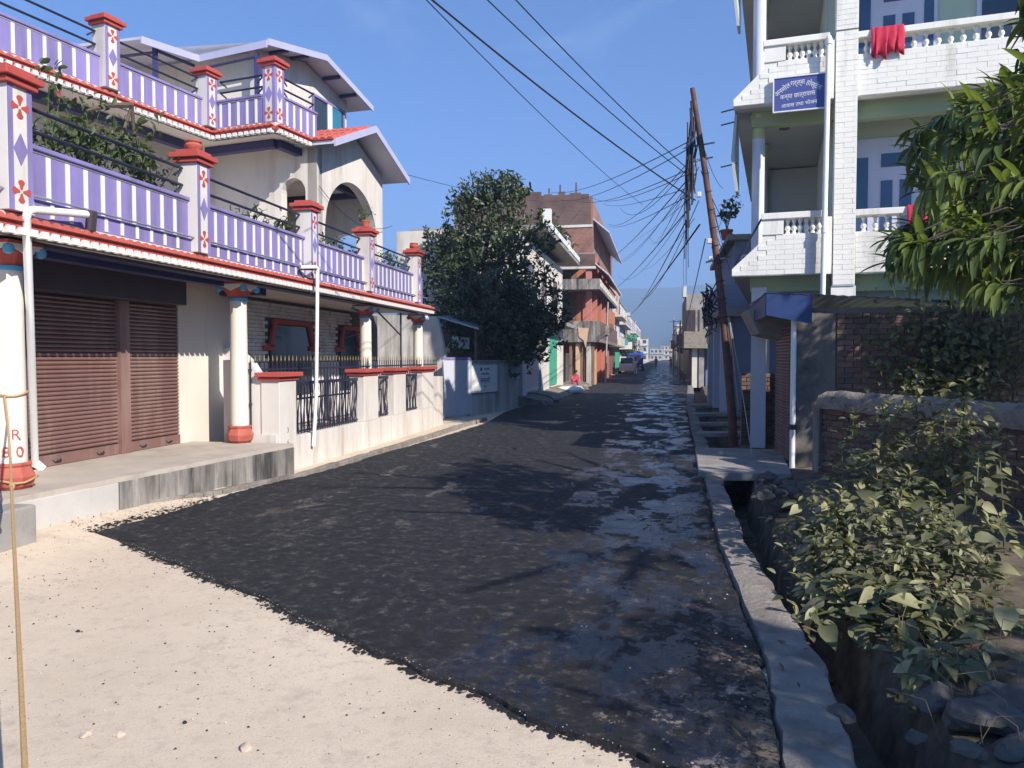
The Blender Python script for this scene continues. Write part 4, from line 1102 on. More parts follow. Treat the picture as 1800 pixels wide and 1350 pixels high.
for k in range(12):
    a0, a1 = k * math.pi / 6, (k + 1) * math.pi / 6
    m_.prism([ee, ee + u * .06 * math.cos(a0) + zax(.06 * math.sin(a0)), ee + u * .06 * math.cos(a1) + zax(.06 * math.sin(a1))], v_ * .002)
m_.build('emblem', M['signdark'], bd)
m_ = MB(); e = .02
m_.obox(bo + zax(bz0 - e) , u * (wn_ - .06), v_ * .03, zax(e)); m_.build('board_frame', M['signdark'], bd)

TR = thing('broadleaf_tree', 'big dense dark leaved tree between the lilac house and the brick buildings', 'tree', (-5.9, 25.0, 0))
tb = Vector((-5.9, 25.0, 0))
m_ = MB(); m_.tube([tb, tb + Vector((.05, 0, 1.4)), tb + Vector((.1, .05, 2.6)), tb + Vector((.2, 0, 4.2)), tb + Vector((.1, 0, 6))], [.2, .17, .15, .11, .04], 10)
m_.build('trunk', M['bark'], TR, smooth=True)
lobes = []
for (x, y, rx, dz) in [(860, 400, 70, 0), (800, 440, 62, .6), (900, 440, 70, -.3), (860, 510, 88, -.6), (935, 520, 52, 0), (790, 520, 55, .8), (925, 575, 58, -.4), (860, 590, 75, .2), (775, 455, 42, 1.0), (845, 345, 30, 0), (880, 340, 28, .2), (905, 345, 24, .4), (820, 365, 28, .4), (958, 560, 34, .2), (800, 590, 50, .7), (880, 620, 48, .0), (930, 610, 40, .3), (830, 470, 70, .2), (870, 560, 70, .9)]:
    c = PY(x, y, 25 + dz); lobes.append((c, rx * 25 / F))
lv = []; br = MB()
for (c, r) in lobes:
    br.tube([tb + Vector((.1, 0, min(5, max(1.6, c.z - 1.6)))), (tb + Vector((.1, 0, c.z - .8)) + c) / 2, c], [.07, .05, .02], 5)
    ncl = int(95 * (r / 1.2) ** 2) + 16
    for k in range(ncl):
        d = rnd_dir(); q = c + Vector((d.x, d.y, d.z)) * r * random.uniform(.35, 1.05)
        ax = (d + Vector((0, 0, .8))).normalized()
        nl_ = random.randint(9, 16)
        for j in range(nl_):
            t = random.uniform(-.05, .34); dd = (ax * .7 + rnd_dir() * .9).normalized()
            lv.append((q + ax * t + rnd_dir() * .07, rotmat(dd, ax + rnd_dir() * .6, random.uniform(.11, .22)), 0 if random.random() < .80 else 1))
for (x, y, h) in [(848, 318, .9), (873, 316, .7), (903, 318, .9), (912, 325, .7), (818, 335, .6), (832, 322, .7)]:
    c = PY(x, y, 25)
    for j in range(70):
        t = random.random(); lv.append((c + Vector((random.gauss(0, .10), random.gauss(0, .10), .3 - t * 1.0)), rotmat(rnd_dir(.8), rnd_dir(.5), random.uniform(.10, .17)), 0))
br.build('limb', M['bark'], TR)
foliage('crown', T_OVAL, [M['leaf_dark'], M['leaf_pot']], lv, TR)

# ================================================================== STREET HOUSES
def openings(par, o, u, out, rects, fm, gm):
    for (a, b_, z0, z1) in rects: wwin(o, u, out, a, b_, z0, z1, fm, gm, par, cross=(b_ - a) > .8)
def street_house(label, x0, y0, y1, h, side, depth, wall, storeys, roofm='concrete', balc=True, seed=0, shop='shutter', front=True, group='houses along the street', trimm='offwhite'):
    """side=-1: left of the road with its street face at x0 facing +X; side=+1: right of the road"""
    rs = random.Random(seed)
    sx = side; out = Vector((-sx, 0, 0))
    xb = x0 + sx * depth
    T = thing('street_house', label, 'house', ((x0 + xb) / 2, (y0 + y1) / 2, 0), group)
    MB().box((min(x0, xb), y0, -.1), (max(x0, xb), y1, h)).build('wall', M[wall], T)
    rp = MB(); rp.box((min(x0, xb) - .12, y0 - .12, h), (max(x0, xb) + .12, y1 + .12, h + .14)); rp.build('roof', M[roofm], T)
    MB().box((min(x0, xb), y0, h + .14), (max(x0, xb), y0 + .12, h + .14 + rs.uniform(.3, .9))).build('roof_parapet', M[wall], T)
    hs = h / storeys
    Ly = y1 - y0; nb_ = max(1, int(Ly / 2.4)); bw = Ly / nb_
    o_ = Vector((x0, y0, 0)); u = Uy
    for s_ in range(storeys):
        zb_ = s_ * hs
        if s_ and balc and rs.random() < .8:
            pr = rs.uniform(.7, 1.1)
            b_ = MB().obox((x0, y0 + .1, zb_ - .08), out * pr, Uy * (Ly - .2), zax(.16)).build('balcony', M[trimm], T)
            if rs.random() < .6:
                MB().obox(Vector((x0, y0 + .1, zb_ + .08)) + out * (pr - .1), out * .1, Uy * (Ly - .2), zax(.75)).build('balcony_parapet', M[rs.choice(('offwhite', wall, 'oldwall'))], b_)
            else:
                rl_ = MB()
                for hz in (.4, .85): rl_.tube([Vector((x0, y0 + .1, zb_ + hz)) + out * (pr - .05), Vector((x0, y1 - .1, zb_ + hz)) + out * (pr - .05)], .03, 5)
                for k in range(int(Ly / .5)): rl_.tube([Vector((x0, y0 + .2 + k * .5, zb_ + .05)) + out * (pr - .05), Vector((x0, y0 + .2 + k * .5, zb_ + .85)) + out * (pr - .05)], .02, 4)
                rl_.build('balcony_rail', M['steel'], b_)
        for k in range(nb_):
            a = k * bw + .35
            if s_ == 0:
                sm = shop if rs.random() < .7 else 'greendoor'
                f = MB().obox(o_ + u * a + out * .0 + zax(.15), u * (bw - .7), out * .05, zax(min(2.3, hs - .5))).build('shop_shutter', M[sm], T)
            else: openings(T, o_, u, out, [(a + .1, a + bw - .9, zb_ + .8, zb_ + hs - .5)], M['frame' if rs.random() < .5 else 'wood'], M['glass'])
    if front:
        Lx = depth; nf = max(1, int(Lx / 2.6)); fw_ = Lx / nf
        fo = Vector((min(x0, xb), y0, 0))
        for s_ in range(storeys):
            for k in range(nf):
                if rs.random() < .75: openings(T, fo, Ux, -Uy, [(k * fw_ + fw_ * .3, k * fw_ + fw_ * .75, s_ * hs + .9, s_ * hs + hs - .6)], M['wood'], M['glass'])
    return T

# -- shop house right behind the tree
S1 = thing('shop_house', 'white shop house with grey shutter and green door beside the big tree', 'house', (-7.5, 33, 0))
XA = -5.05; za1 = 6.75
MB().box((-9.5, 27.0, -.1), (XA, 40.2, 6.3)).build('wall', M['offwhite'], S1)
sl_ = MB().box((-9.8, 29.5, za1 - .12), (XA + .75, 41.5, za1 + .06)).build('roof', M['concrete'], S1)
MB().box((XA + .68, 29.5, za1 + .06), (XA + .78, 41.5, za1 + .30)).build('roof_parapet', M['signwhite'], sl_)
MB().box((XA + .60, 29.4, za1 + .0), (XA + .9, 29.7, za1 + .65)).build('parapet_post', M['signwhite'], sl_)
MB().box((XA + .62, 36.5, za1 + .0), (XA + .82, 36.7, za1 + .75)).build('parapet_post', M['signwhite'], sl_)
lv = []
for i in range(160):
    lv.append((Vector((XA + .6 + random.gauss(0, .15), 29.6 + random.random() * 9, za1 + .3 + random.random() * .4)), rotmat(rnd_dir(.2), rnd_dir(1), random.uniform(.15, .3)), 1 if random.random() < .05 else 0))
foliage('roof_creeper', T_OVAL, [M['leaf_pot'], M['flower']], lv, S1)
MB().box((XA - .1, 28, 3.15), (XA + .8, 40, 3.32)).build('balcony', M['concrete'], S1)
yy = lambda p: yx(p, XA)
f = MB().box((XA, yy(921), .35), (XA + .04, yy(945), 2.6)).build('shutter', M['steel'], S1)
sm_ = MB().box((0, 0, 0), (.02, yy(945) - yy(921), .11)).mesh('slat', M['steel'])
for i in range(17): inst('slat', sm_, f, Matrix.Translation((XA + .04, yy(921), .4 + i * .13)))
for a, b_ in ((913, 920), (946, 961), (980, 986)): MB().box((XA, yy(a), 0), (XA + .12, yy(b_), 3.1)).build('pilaster', M['white'], S1)
dg = MB().box((XA, yy(963), .4), (XA + .06, yy(977), 2.75)).build('door', M['greendoor'], S1)
MB().box((XA + .06, yy(970) - .03, .45), (XA + .075, yy(970) + .03, 2.7)).build('door_stile', M['cyan'], dg)
for k in range(3): wwin(Vector((XA, 29 + k * 3.6, 0)), Uy, Ux, .3, 1.7, 4.0, 5.4, M['wood'], M['glass'], S1)
# raised earth step before the shops
m_ = MB(); 
for i in range(26):
    y = 26.4 + i * .75; h = .28 + .1 * noise.noise((y, 0, 3)); w_ = .9 + .3 * noise.noise((y * .5, 3, 3))
    m_.prism([(-5.4, y, -.1), (-5.06 + w_ + .3, y, -.1), (-5.06 + w_, y, h * .6), (-5.06 + w_ * .4, y, h), (-5.4, y, h)], (0, .75 - .002, 0))
top_mesh('earth_step', M['kerb'], m_, 'dusty raised earth and brick step in front of the shop house', 'step')
for i in range(14):
    y = 26.6 + random.random() * 14; x = -4.5 + random.random() * .7
    rock('rubble_stone', 'broken brick on the dusty step before the shop house', (x, y, .02), random.uniform(.08, .2), M['brick3'] if i % 2 else M['kerb'], cat='rubble', group='rubble by the shop house')
m_ = MB(); 
for k in range(5):
    q = Vector((-4.4 + .15 * k, 35.2 + .2 * k, .12)); m_.lathe(q, [(.02, -.1), (.3, -.05), (.32, .08), (.2, .2), (.05, .24)], 9)
top_mesh('cement_sacks', M['whitecloth'], m_, 'heap of pale sacks beside the green door', 'sacks', smooth=True)

# -- tall brick building
S2 = thing('brick_building', 'tall unplastered brick building with red loggias and sagging balconies', 'building', (-7, 57, 0))
XBk, Y2 = -4.15, 48.0
def bz(py): return PY(1000, py, Y2).z
zt2, zl = bz(352), bz(447)
MB().box((-13, Y2 + .0, zl), (XBk, Y2 + 20, zt2)).build('wall', M['farbrick'], S2)
MB().box((-13, Y2 - .012, bz(398) + .1), (XBk - .12, Y2 - .002, zt2)).build('weathered_band', M['farbrick_dark'], S2)
MB().box((-13, Y2 - .06, bz(398) - .08), (XBk + .02, Y2, bz(398) + .08)).build('string_course', M['offwhite'], S2)
MB().box((-13.05, Y2 - .15, zl - .12), (XBk + .1, Y2 + .3, zl + .06)).build('string_course', M['concrete'], S2)
MB().box((-13, Y2 + .0, zt2), (XBk - .25, Y2 + .25, zt2 + .35)).build('roof_parapet', M['farbrick_dark'], S2)
for xx, hh in ((-8.7, .9), (-6.9, .5), (-6.2, .7), (-5.2, .8)): MB().tube([(xx, Y2 + .1, zt2 + .2), (xx, Y2 + .1, zt2 + .3 + hh)], .05, 5).build('rebar_stub', M['pole'], S2)
for k_, (xa_, xb_, hh_) in enumerate(((-6.3, -5.9, .55), (-5.6, -4.9, .45), (-8.2, -7.4, .6), (-7.2, -6.7, .42))): MB().box((xa_, Y2 + .01, zt2 + .35), (xb_, Y2 + .24, zt2 + hh_)).build('broken_parapet', M['farbrick_dark'], S2)
MB().box((XBk - .22, Y2 + .02, zt2), (XBk - .02, Y2 + .22, zt2 + .18)).build('broken_parapet', M['farbrick'], S2)
MB().box((-13, Y2 + .2, zt2 + .2), (-7.9, Y2 + 3, bz(338) + .1)).build('stair_head', M['farbrick_dark'], S2)
MB().box((-8.6, Y2 + .1, bz(334)), (-8.3, Y2 + .4, bz(326))).build('tank_stand', M['concrete'], S2)
# loggias below: recessed red walls, brick parapets, slabs
MB().box((-13, Y2 + 1.6, -.1), (XBk - .35, Y2 + 20, zl)).build('wall', M['orange'], S2)
for (pa, pb__, pm) in ((447, 462, 'farbrick_dark'),):
    MB().box((-13, Y2 - .25, bz(470)), (XBk + .15, Y2 + .1, bz(448))).build('brick_apron', M[pm], S2)
    MB().box((-13, Y2 - .35, bz(474)), (XBk + .2, Y2 + .1, bz(470))).build('slab_edge', M['offwhite'], S2)
for (ps, ph, pm) in ((512, 494, 'stained'), (602, 566, 'stained')):
    b_ = MB().box((-9, Y2 - 1.2, bz(ps)), (XBk + .55, Y2 + 18, bz(ps) + .22)).build('balcony', M['stained'], S2)
    MB().box((-9, Y2 - 1.2, bz(ps) + .22), (XBk + .55, Y2 - 1.08, bz(ph))).build('balcony_parapet', M[pm], b_)
    MB().box((XBk + .43, Y2 - 1.08, bz(ps) + .22), (XBk + .55, Y2 + 18, bz(ph))).build('balcony_parapet', M['offwhite' if ps < 550 else 'farbrick_dark'], b_)
MB().box((-13, Y2 + .2, -.1), (-6.6, Y2 + 1.7, zl)).build('wall', M['offwhite'], S2)
for xx, m_ in ((-6.55, 'offwhite'), (XBk - .4, 'pink')):
    MB().box((xx, Y2 - .2, 0), (xx + .35, Y2 + .2, zl)).build('pillar', M[m_], S2)
for (z0, z1) in ((bz(560), bz(515)), (bz(490), bz(455))):
    MB().box((-6.2, Y2 + 1.55, z0), (-5.3, Y2 + 1.62, z1)).build('door', M['wood'], S2)
MB().box((-4.9, Y2 + 1.5, bz(566)), (XBk - .34, Y2 + 1.61, bz(520))).build('painted_panel', M['pink'], S2)
# crumbled corner of the lower balcony
m_ = MB(); q = PY(1026, 590, Y2 - 1.25)
m_.prism([q + Vector((-.35, 0, .5)), q + Vector((.3, 0, .45)), q + Vector((.2, 0, -.2)), q + Vector((.12, 0, -.75)), q + Vector((.0, 0, -.3)), q + Vector((-.3, 0, -.05))], (0, .1, 0)); m_.build('hanging_sheet', M['peach'], S2)
# ground floor of planks, posts and pillars
gx = [1001, 1012, 1020, 1031, 1040]
for i, px_ in enumerate(gx):
    q = PY(px_, 600, Y2 - .9); MB().box((q.x, Y2 - .95, -.1), (q.x + (.28 if i in (1, 3) else .16), Y2 - .7, bz(604))).build('post', M[('wood', 'peach', 'wood', 'offwhite', 'wood')[i]], S2)
for i in range(9):
    q = -6.0 + i * .24; MB().box((q, Y2 - .5, 0), (q + .22, Y2 - .45, bz(625) + .15 * (i % 3))).build('plank', M[('wood', 'offwhite', 'peach')[i % 3]], S2)
for k in range(4):
    y_ = Y2 + 3 + k * 4
    MB().box((XBk - .36, y_, .2), (XBk - .30, y_ + 2.4, 2.6)).build('shop_door', M[('orange', 'wood', 'shutter', 'orange')[k]], S2)
    for z0 in (bz(560), bz(495)): wwin(Vector((XBk - .35, y_, 0)), Uy, Ux, .2, 1.6, z0, z0 + 1.5, M['wood'], M['glass'], S2)
    MB().box((XBk - .35, y_ - .9, 0), (XBk + .1, y_ - .5, zl)).build('pillar', M[('pink', 'orange', 'pink', 'orange')[k]], S2)
for zz in (bz(400), bz(475)):
    s_ = MB().prism([(XBk, Y2 + .3, zz + .5), (XBk + 1.0, Y2 + .3, zz - .35), (XBk + 1.0, Y2 + .3, zz - .25), (XBk, Y2 + .3, zz + .6)], (0, 17, 0)).build('awning', M['tin'], S2)

street_house('orange and peach house just beyond the tall brick building', -4.7, 70, 82, 8.2, -1, 7, 'orange', 3, seed=3, trimm='concrete')
street_house('narrow brick topped house, second beyond the tall brick building', -4.9, 83, 95, 9.2, -1, 7, 'peach', 3, seed=5, shop='orange')
street_house('pale house with balconies, third beyond the tall brick building', -5.2, 97, 118, 8.8, -1, 8, 'offwhite', 3, seed=9)
street_house('low white house at the far left of the street', -5.6, 121, 145, 8.2, -1, 9, 'white', 2, seed=11)
street_house('grey house far down the left side', -5.6, 148, 176, 9.5, -1, 9, 'oldwall', 3, seed=12)
street_house('cream house far down the left side near the vanishing point', -5.5, 180, 225, 9.5, -1, 10, 'cream', 3, seed=14)
for i, (x, y, w_, h, m_) in enumerate([(-22, 235, 9, 14, 'offwhite'), (-13, 250, 7, 10, 'cream'), (-31, 280, 12, 17, 'oldwall'), (-16, 300, 8, 13, 'white'), (-9, 330, 8, 10, 'offwhite'), (-2, 520, 9, 8, 'oldwall'), (9, 350, 9, 9, 'peach'), (-20, 400, 12, 17, 'offwhite'), (-11, 430, 9, 12, 'cream'), (5, 560, 9, 10, 'white'), (16, 420, 12, 12, 'offwhite')]):
    T = thing('distant_house', ('hazy block of flats at the street end, %s' % ['far left', 'left of the road', 'tall one at the left', 'second tall one', 'just left of the vanishing point', 'straight ahead', 'peach one right of the road', 'tallest one in the haze', 'behind the left row', 'white one ahead', 'behind the right row'][i]), 'house', (x, y, 0), 'houses in the haze at the end of the street')
    MB().box((x - w_ / 2, y, -.1), (x + w_ / 2, y + 9, h)).build('wall', M[m_], T)
    MB().box((x - w_ / 2 - .3, y - .5, h), (x + w_ / 2 + .3, y + 9.3, h + .35)).build('roof', M['concrete'], T)
    ns = max(2, int(h / 3.2)); hs = h / ns
    wm = MB().box((0, -.06, 0), (1.3, .1, 1.5)).mesh('window', M['glass'])
    for s_ in range(ns):
        MB().box((x - w_ / 2 - .1, y - .7, s_ * hs - .1), (x + w_ / 2 + .1, y, s_ * hs + .1)).build('balcony', M['offwhite'], T)
        for k in range(int(w_ / 2.6)): inst('window', wm, T, Matrix.Translation((x - w_ / 2 + .7 + k * 2.6, y, s_ * hs + .9)))

# roof clutter and street trees far down the road
for i, (x, y, z, lab) in enumerate([(-6.5, 72, 8.3, 'orange house'), (-6.8, 99, 8.9, 'pale house with balconies'), (-7.5, 125, 8.3, 'low white house'), (5.0, 60, 5.7, 'shaded house on the right'), (5.2, 93, 5.7, 'grey house on the right')]):
    t = thing('water_tank', 'black water tank on the roof of the ' + lab, 'water tank', (x, y, z))
    MB().lathe((x, y, z + .1), [(.5, 0), (.52, .4), (.50, .45), (.52, .5), (.5, 1.0), (.3, 1.15), (.12, 1.2), (.12, 1.28)], 14).build('tank', M['rubber'], t, smooth=True)
    MB().box((x - .5, y - .5, z), (x + .5, y + .5, z + .1)).build('stand', M['concrete'], t)
def small_tree(x, y, h, r, label, n_):
    t = thing('street_tree', label, 'tree', (x, y, 0)); b = Vector((x, y, 0))
    MB().tube([b, b + zax(h * .5), b + zax(h * .85)], [.12, .08, .03], 6).build('trunk', M['bark'], t)
    lv_ = []
    for i in range(n_):
        d = rnd_dir(); c = b + zax(h * .68) + Vector((d.x * r, d.y * r, d.z * r * .9)) * random.uniform(.3, 1.05)
        lv_.append((c, rotmat(rnd_dir(), rnd_dir(), random.uniform(.25, .5)), 0))
    foliage('crown', T_OVAL, [M['leaf_dark']], lv_, t)
small_tree(-4.3, 98, 4.2, 1.4, 'small dark tree beside the parked truck on the left', 420)
small_tree(-4.6, 118, 5.2, 1.7, 'second small tree on the left, beyond the truck', 420)
small_tree(3.0, 90, 4.6, 1.3, 'small dark tree at the right of the far street', 380)
for i, (x, y, z, w_, h_, m_, lab) in enumerate([(-4.2, 96.5, 2.7, 1.6, .9, 'signwhite', 'white shop board above the parked truck'), (-4.0, 84, 3.0, 1.2, .6, 'cyan', 'cyan shop board on the peach house'), (2.3, 72, 2.6, 1.3, .6, 'signwhite', 'small white shop board on the right side'), (-4.6, 121, 4.2, 2.2, 1.0, 'greendoor', 'green banner on the low white house')]):
    bd_ = MB().box((x - w_ / 2, y - .06, z), (x + w_ / 2, y, z + h_)); bd_.tube([(x, y, z + .2), (x + (-1 if x < 0 else 1) * .9, y + .5, z + .2)], .03, 5)
    top_mesh('shop_board', M[m_], bd_, lab, 'shop board')

# ================================================================== RIGHT SIDE, far to near
S3 = thing('concrete_house', 'raw concrete house with a dark opening over shaded shops on the right', 'house', (5, 52, 0))
Y3 = 47.0
q0, q1 = PY(1206, 612, Y3), PY(1290, 612, Y3); zt3 = PY(1230, 517, Y3).z; zb3 = q0.z
MB().box((q0.x, Y3, zb3), (q1.x, Y3 + 9, zt3)).build('wall', M['concrete'], S3)
MB().prism([(q0.x - .15, Y3 - .8, zb3), (q1.x, Y3 - .8, zb3 - .05), (q1.x, Y3 - .8, zb3 + .9), (q0.x - .15, Y3 - .8, PY(1206, 583, Y3).z)], (0, .8, 0)).build('balcony_parapet', M['coping'], S3)
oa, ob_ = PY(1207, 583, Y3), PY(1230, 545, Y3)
MB().box((oa.x, Y3 - .03, oa.z), (ob_.x, Y3 + .02, ob_.z)).build('opening', M['shutter_shade_dark'], S3)  # dark panel on the wall standing for the shade inside the opening
MB().box((oa.x + .5, Y3 - .05, oa.z), (oa.x + .62, Y3 - .03, ob_.z)).build('opening_post', M['concrete'], S3)
MB().box((q0.x - .2, Y3 - .02, PY(1205, 522, Y3).z), (q0.x, Y3 + 1, PY(1205, 518, Y3).z + .5)).build('pillar', M['offwhite'], S3)
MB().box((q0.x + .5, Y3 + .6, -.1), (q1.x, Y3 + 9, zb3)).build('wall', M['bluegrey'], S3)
for px_, m_ in ((1216, 'offwhite'), (1228, 'concrete'), (1256, 'cyan')):
    q = PY(px_, 640, Y3); MB().box((q.x, Y3 - .3, -.1), (q.x + .3, Y3, zb3)).build('pillar', M[m_], S3)
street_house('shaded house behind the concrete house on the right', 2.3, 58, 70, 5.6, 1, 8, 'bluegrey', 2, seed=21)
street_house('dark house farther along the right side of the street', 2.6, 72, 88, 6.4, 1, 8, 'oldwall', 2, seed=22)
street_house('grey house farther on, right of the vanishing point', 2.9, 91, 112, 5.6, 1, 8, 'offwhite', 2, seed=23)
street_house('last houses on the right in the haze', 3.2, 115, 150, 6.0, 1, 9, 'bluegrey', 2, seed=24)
street_house('low pale house at the far right end of the street', 3.2, 155, 210, 7.5, 1, 9, 'offwhite', 2, seed=25)
S4 = thing('navy_house', 'dark blue shaded house directly behind the white hostel', 'house', (5, 28, 0))
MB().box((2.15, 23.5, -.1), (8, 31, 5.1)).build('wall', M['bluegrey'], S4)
b_ = MB().box((1.65, 23.2, 2.9), (8, 31.2, 3.1)).build('balcony', M['concrete'], S4)
MB().box((1.65, 23.2, 3.1), (1.75, 31.2, 3.8)).build('balcony_parapet', M['bluegrey'], b_)
MB().box((1.75, 23.2, 3.1), (8, 23.3, 3.8)).build('balcony_parapet', M['bluegrey'], b_)
MB().box((1.9, 23.1, 5.1), (8.2, 31.2, 5.25)).build('roof', M['concrete'], S4)
for k in range(3): MB().box((2.11, 24 + k * 2.3, .1), (2.15, 25.8 + k * 2.3, 2.5)).build('shop_shutter', M['shutter'], S4)
for xx in (2.3, 4.5): wwin(Vector((xx, 23.5, 0)), Ux, -Uy, 0, 1.2, 3.6, 4.7, M['frame'], M['glass'], S4)
for k in range(3): MB().box((1.75, 23.4 + k * 3, 0), (2.0, 23.65 + k * 3, 2.9)).build('pillar', M['hcol'], S4)
p_ = (1.95, 24.2, 5.25)
t = pot_plant(p_, .2, .3, 1.0, .5, 160, .16, 'dark shrub with orange blooms on the navy roof beside the pole', flower=.05); t['group'] = 'roof plants'

# ================================================================== WHITE HOSTEL on the right
PC = Vector((3.16, 14.45, 0)); RU = Vector((.990, -.143, 0)).normalized(); RN = Vector((RU.y, -RU.x, 0))   # RN faces the camera
if RN.y > 0: RN = -RN
HS = thing('white_hostel', 'white brick faced hostel with balustraded balconies and a blue sign', 'house', (5, 18, 0))
def hp(s, t, z): return PC + RU * s + RN * t + zax(z)
def hb(name, mat, s0, s1, t0, t1, z0, z1, par=HS, **k):
    return MB().obox(hp(s0, t0, z0), RU * (s1 - s0), RN * (t1 - t0), zax(z1 - z0)).build(name, M[mat], par, **k)
def bal_prof(h): return [(.042, 0), (.042, .03), (.025, .05), (.05, h * .35), (.045, h * .48), (.02, h * .68), (.03, h * .8), (.042, h - .03), (.042, h)]
BALM = MB().lathe((0, 0, 0), bal_prof(.27), 10).mesh('baluster', M['hwhite'], smooth=True)
cbl, cbh = .30, .088
CB = MB().box((.002, 0, .002), (cbl - .002, .008, cbh - .002)).mesh('facing_brick', M['hwhite'])
CBs = [CB]
ncb = [0]; extra = MB()
def facing(s0, s1, t, z0, z1, inside=lambda s, z: True, single=True):
    n_ = int(round((z1 - z0) / cbh)); hh = (z1 - z0) / n_
    for r_ in range(n_):
        s = s0 - (cbl / 2 if r_ % 2 else 0)
        while s < s1 - .02:
            a, b_ = max(s, s0), min(s + cbl, s1)
            if b_ - a > .03 and inside(a, z0 + (r_ + 1) * hh):
                j = random.uniform(-.002, .004)
                if single and ncb[0] < 300:
                    inst('facing_brick', CB, HS, frame(hp(a, t + j, z0 + r_ * hh), RU * ((b_ - a) / cbl), RN, Uz * (hh / cbh))); ncb[0] += 1
                else:
                    extra.obox(hp(a + .002, t + j, z0 + r_ * hh + .002), RU * (b_ - a - .004), RN * .008, zax(hh - .004))
            s += cbl
SB, SR = -1.88, 4.6
LV = [3.17, 6.22, 9.27]
def cut_left(z0): return lambda s, z: s >= SB - .001 + max(0, (z - z0 - .13)) * 1.06
for li, z0 in enumerate(LV):
    # slab with wide side balcony
    sl_ = MB().prism([hp(SB, .05, z0 + .03), hp(SR, .05, z0 + .03), hp(SR, -9, z0 + .03), hp(SB, -9, z0 + .03)], (0, 0, .12)).build('floor_slab', M['hgrey'], HS)
    # left bay parapet with the slanting end, standing a little proud
    tl = .17
    MB().prism([hp(SB, 0, z0), hp(-.30, 0, z0), hp(-.30, 0, z0 + .72), hp(SB + .52, 0, z0 + .72), hp(SB + .52, 0, z0 + .62), hp(SB, 0, z0 + .13)], RN * tl).build('parapet', M['hwhite'], HS)
    facing(SB, -.30, tl, z0 + .01, z0 + .71, cut_left(z0), single=li < 2)
    hb('parapet_end', 'hwhite', SB + .52, SB + .88, 0, tl + .02, z0 + .72, z0 + .99)
    hb('balustrade_rail', 'hwhite', SB + .50, -.28, -.02, tl + .05, z0 + .99, z0 + 1.10, bevel=.01)
    nb_ = 7
    for k in range(nb_): inst('baluster', BALM, HS, Matrix.Translation(hp(SB + .95 + k * (.62 / (nb_ - 1)), tl / 2, z0 + .72)))
    hb('parapet_end', 'hwhite', -.30, -.20, 0, tl * .6, z0, z0 + 1.0)
    # main bay parapet
    hb('parapet', 'hwhite', .18, SR, -.15, .05, z0, z0 + .72)
    facing(.19, SR, .05, z0 + .01, z0 + .71, single=li < 2)
    hb('balustrade_rail', 'hwhite', .18, SR, -.17, .09, z0 + .99, z0 + 1.10, bevel=.01)
    n2 = int((2.85 - .3) / .185)
    for k in range(n2): inst('baluster', BALM, HS, Matrix.Translation(hp(.32 + k * .185, -.05, z0 + .72)))
    hb('parapet_end', 'hwhite', 2.9, 3.3, -.14, .06, z0 + .72, z0 + 1.0)
    for k in range(5): inst('baluster', BALM, HS, Matrix.Translation(hp(3.45 + k * .2, -.05, z0 + .72)))
    # beam under the slab and recessed wall
    hb('beam', 'hgreen2', .2, SR, -.55, -.35, z0 - .28, z0 + .03)
    hb('beam', 'hgreen2', SB + .3, -.2, -.55, -.35, z0 - .25, z0 + .03)
    if li < 2:
        zc = z0 + .15; zh = z0 + 3.05
        hb('wall', 'hgreen', -.25, SR, -1.55, -1.35, zc, zh)
        hb('wall', 'hgreen', -.25, -.05, -6, -1.35, zc, zh)
        hb('wall', 'hgrey', SB + .3, -.25, -5.2, -5.0, zc, zh)
        for k in range(3):
            cs = (SB + .42, -.5 - 2.2 * k)
            c = MB().lathe(hp(cs[0], cs[1], 0), [(.13, zc), (.13, zc + .1), (.115, zc + .15), (.115, zh - .45)], 20).build('column', M['hcol'], HS, smooth=True)
            MB().lathe(hp(cs[0], cs[1], 0), [(.115, zh - .45), (.12, zh - .2), (.16, zh - .06), (.16, zh)], 20).build('capital', M['hcap'], c, smooth=True)
        # door and window group
        wz = 2.5
        dd = hb('door_frame', 'frame', .22, 1.62, -1.35, -1.30, zc, zc + wz)
        for (a, b_, z1, z2) in ((.30, .50, .75, 2.15), (.72, .92, .75, 1.7), (1.04, 1.24, .75, 1.7), (1.40, 1.56, .75, 2.2), (.72, 1.24, 1.95, 2.2)):
            hb('pane', 'glass_blue', a, b_, -1.30, -1.285, zc + z1, zc + z2, dd)
        wi = hb('window', 'frame', 2.25, 3.6, -1.35, -1.30, zc + .7, zc + 2.3)
        hb('pane', 'glass', 2.33, 3.52, -1.30, -1.285, zc + .78, zc + 1.75, wi); hb('pane', 'glass_blue', 2.33, 3.52, -1.30, -1.285, zc + 1.83, zc + 2.25, wi)
        ws = hb('window', 'frame', -.9, -.5, -4.99, -4.95, zc + .6, zc + 1.8)
        hb('pane', 'glass', -.85, -.55, -4.95, -4.93, zc + .65, zc + 1.75, ws)
# corner column
hb('corner_column', 'hwhite', -.18, .18, -.2, .10, 2.95, 10.4)
facing(-.175, .175, .10, 2.97, 10.35, single=False)
stuff(extra.build('facing_bricks', M['hwhite'], HS))
hb('corner_column_ring', 'mortar_dark', -.185, .185, -.2, .118, 7.36, 7.375)
# top storey and roof
hb('wall', 'hgreen', -.25, SR, -8, -1.35, 9.42, 10.6)
hb('roof', 'hgrey', SB, SR, -9, .05, 10.6, 10.75)
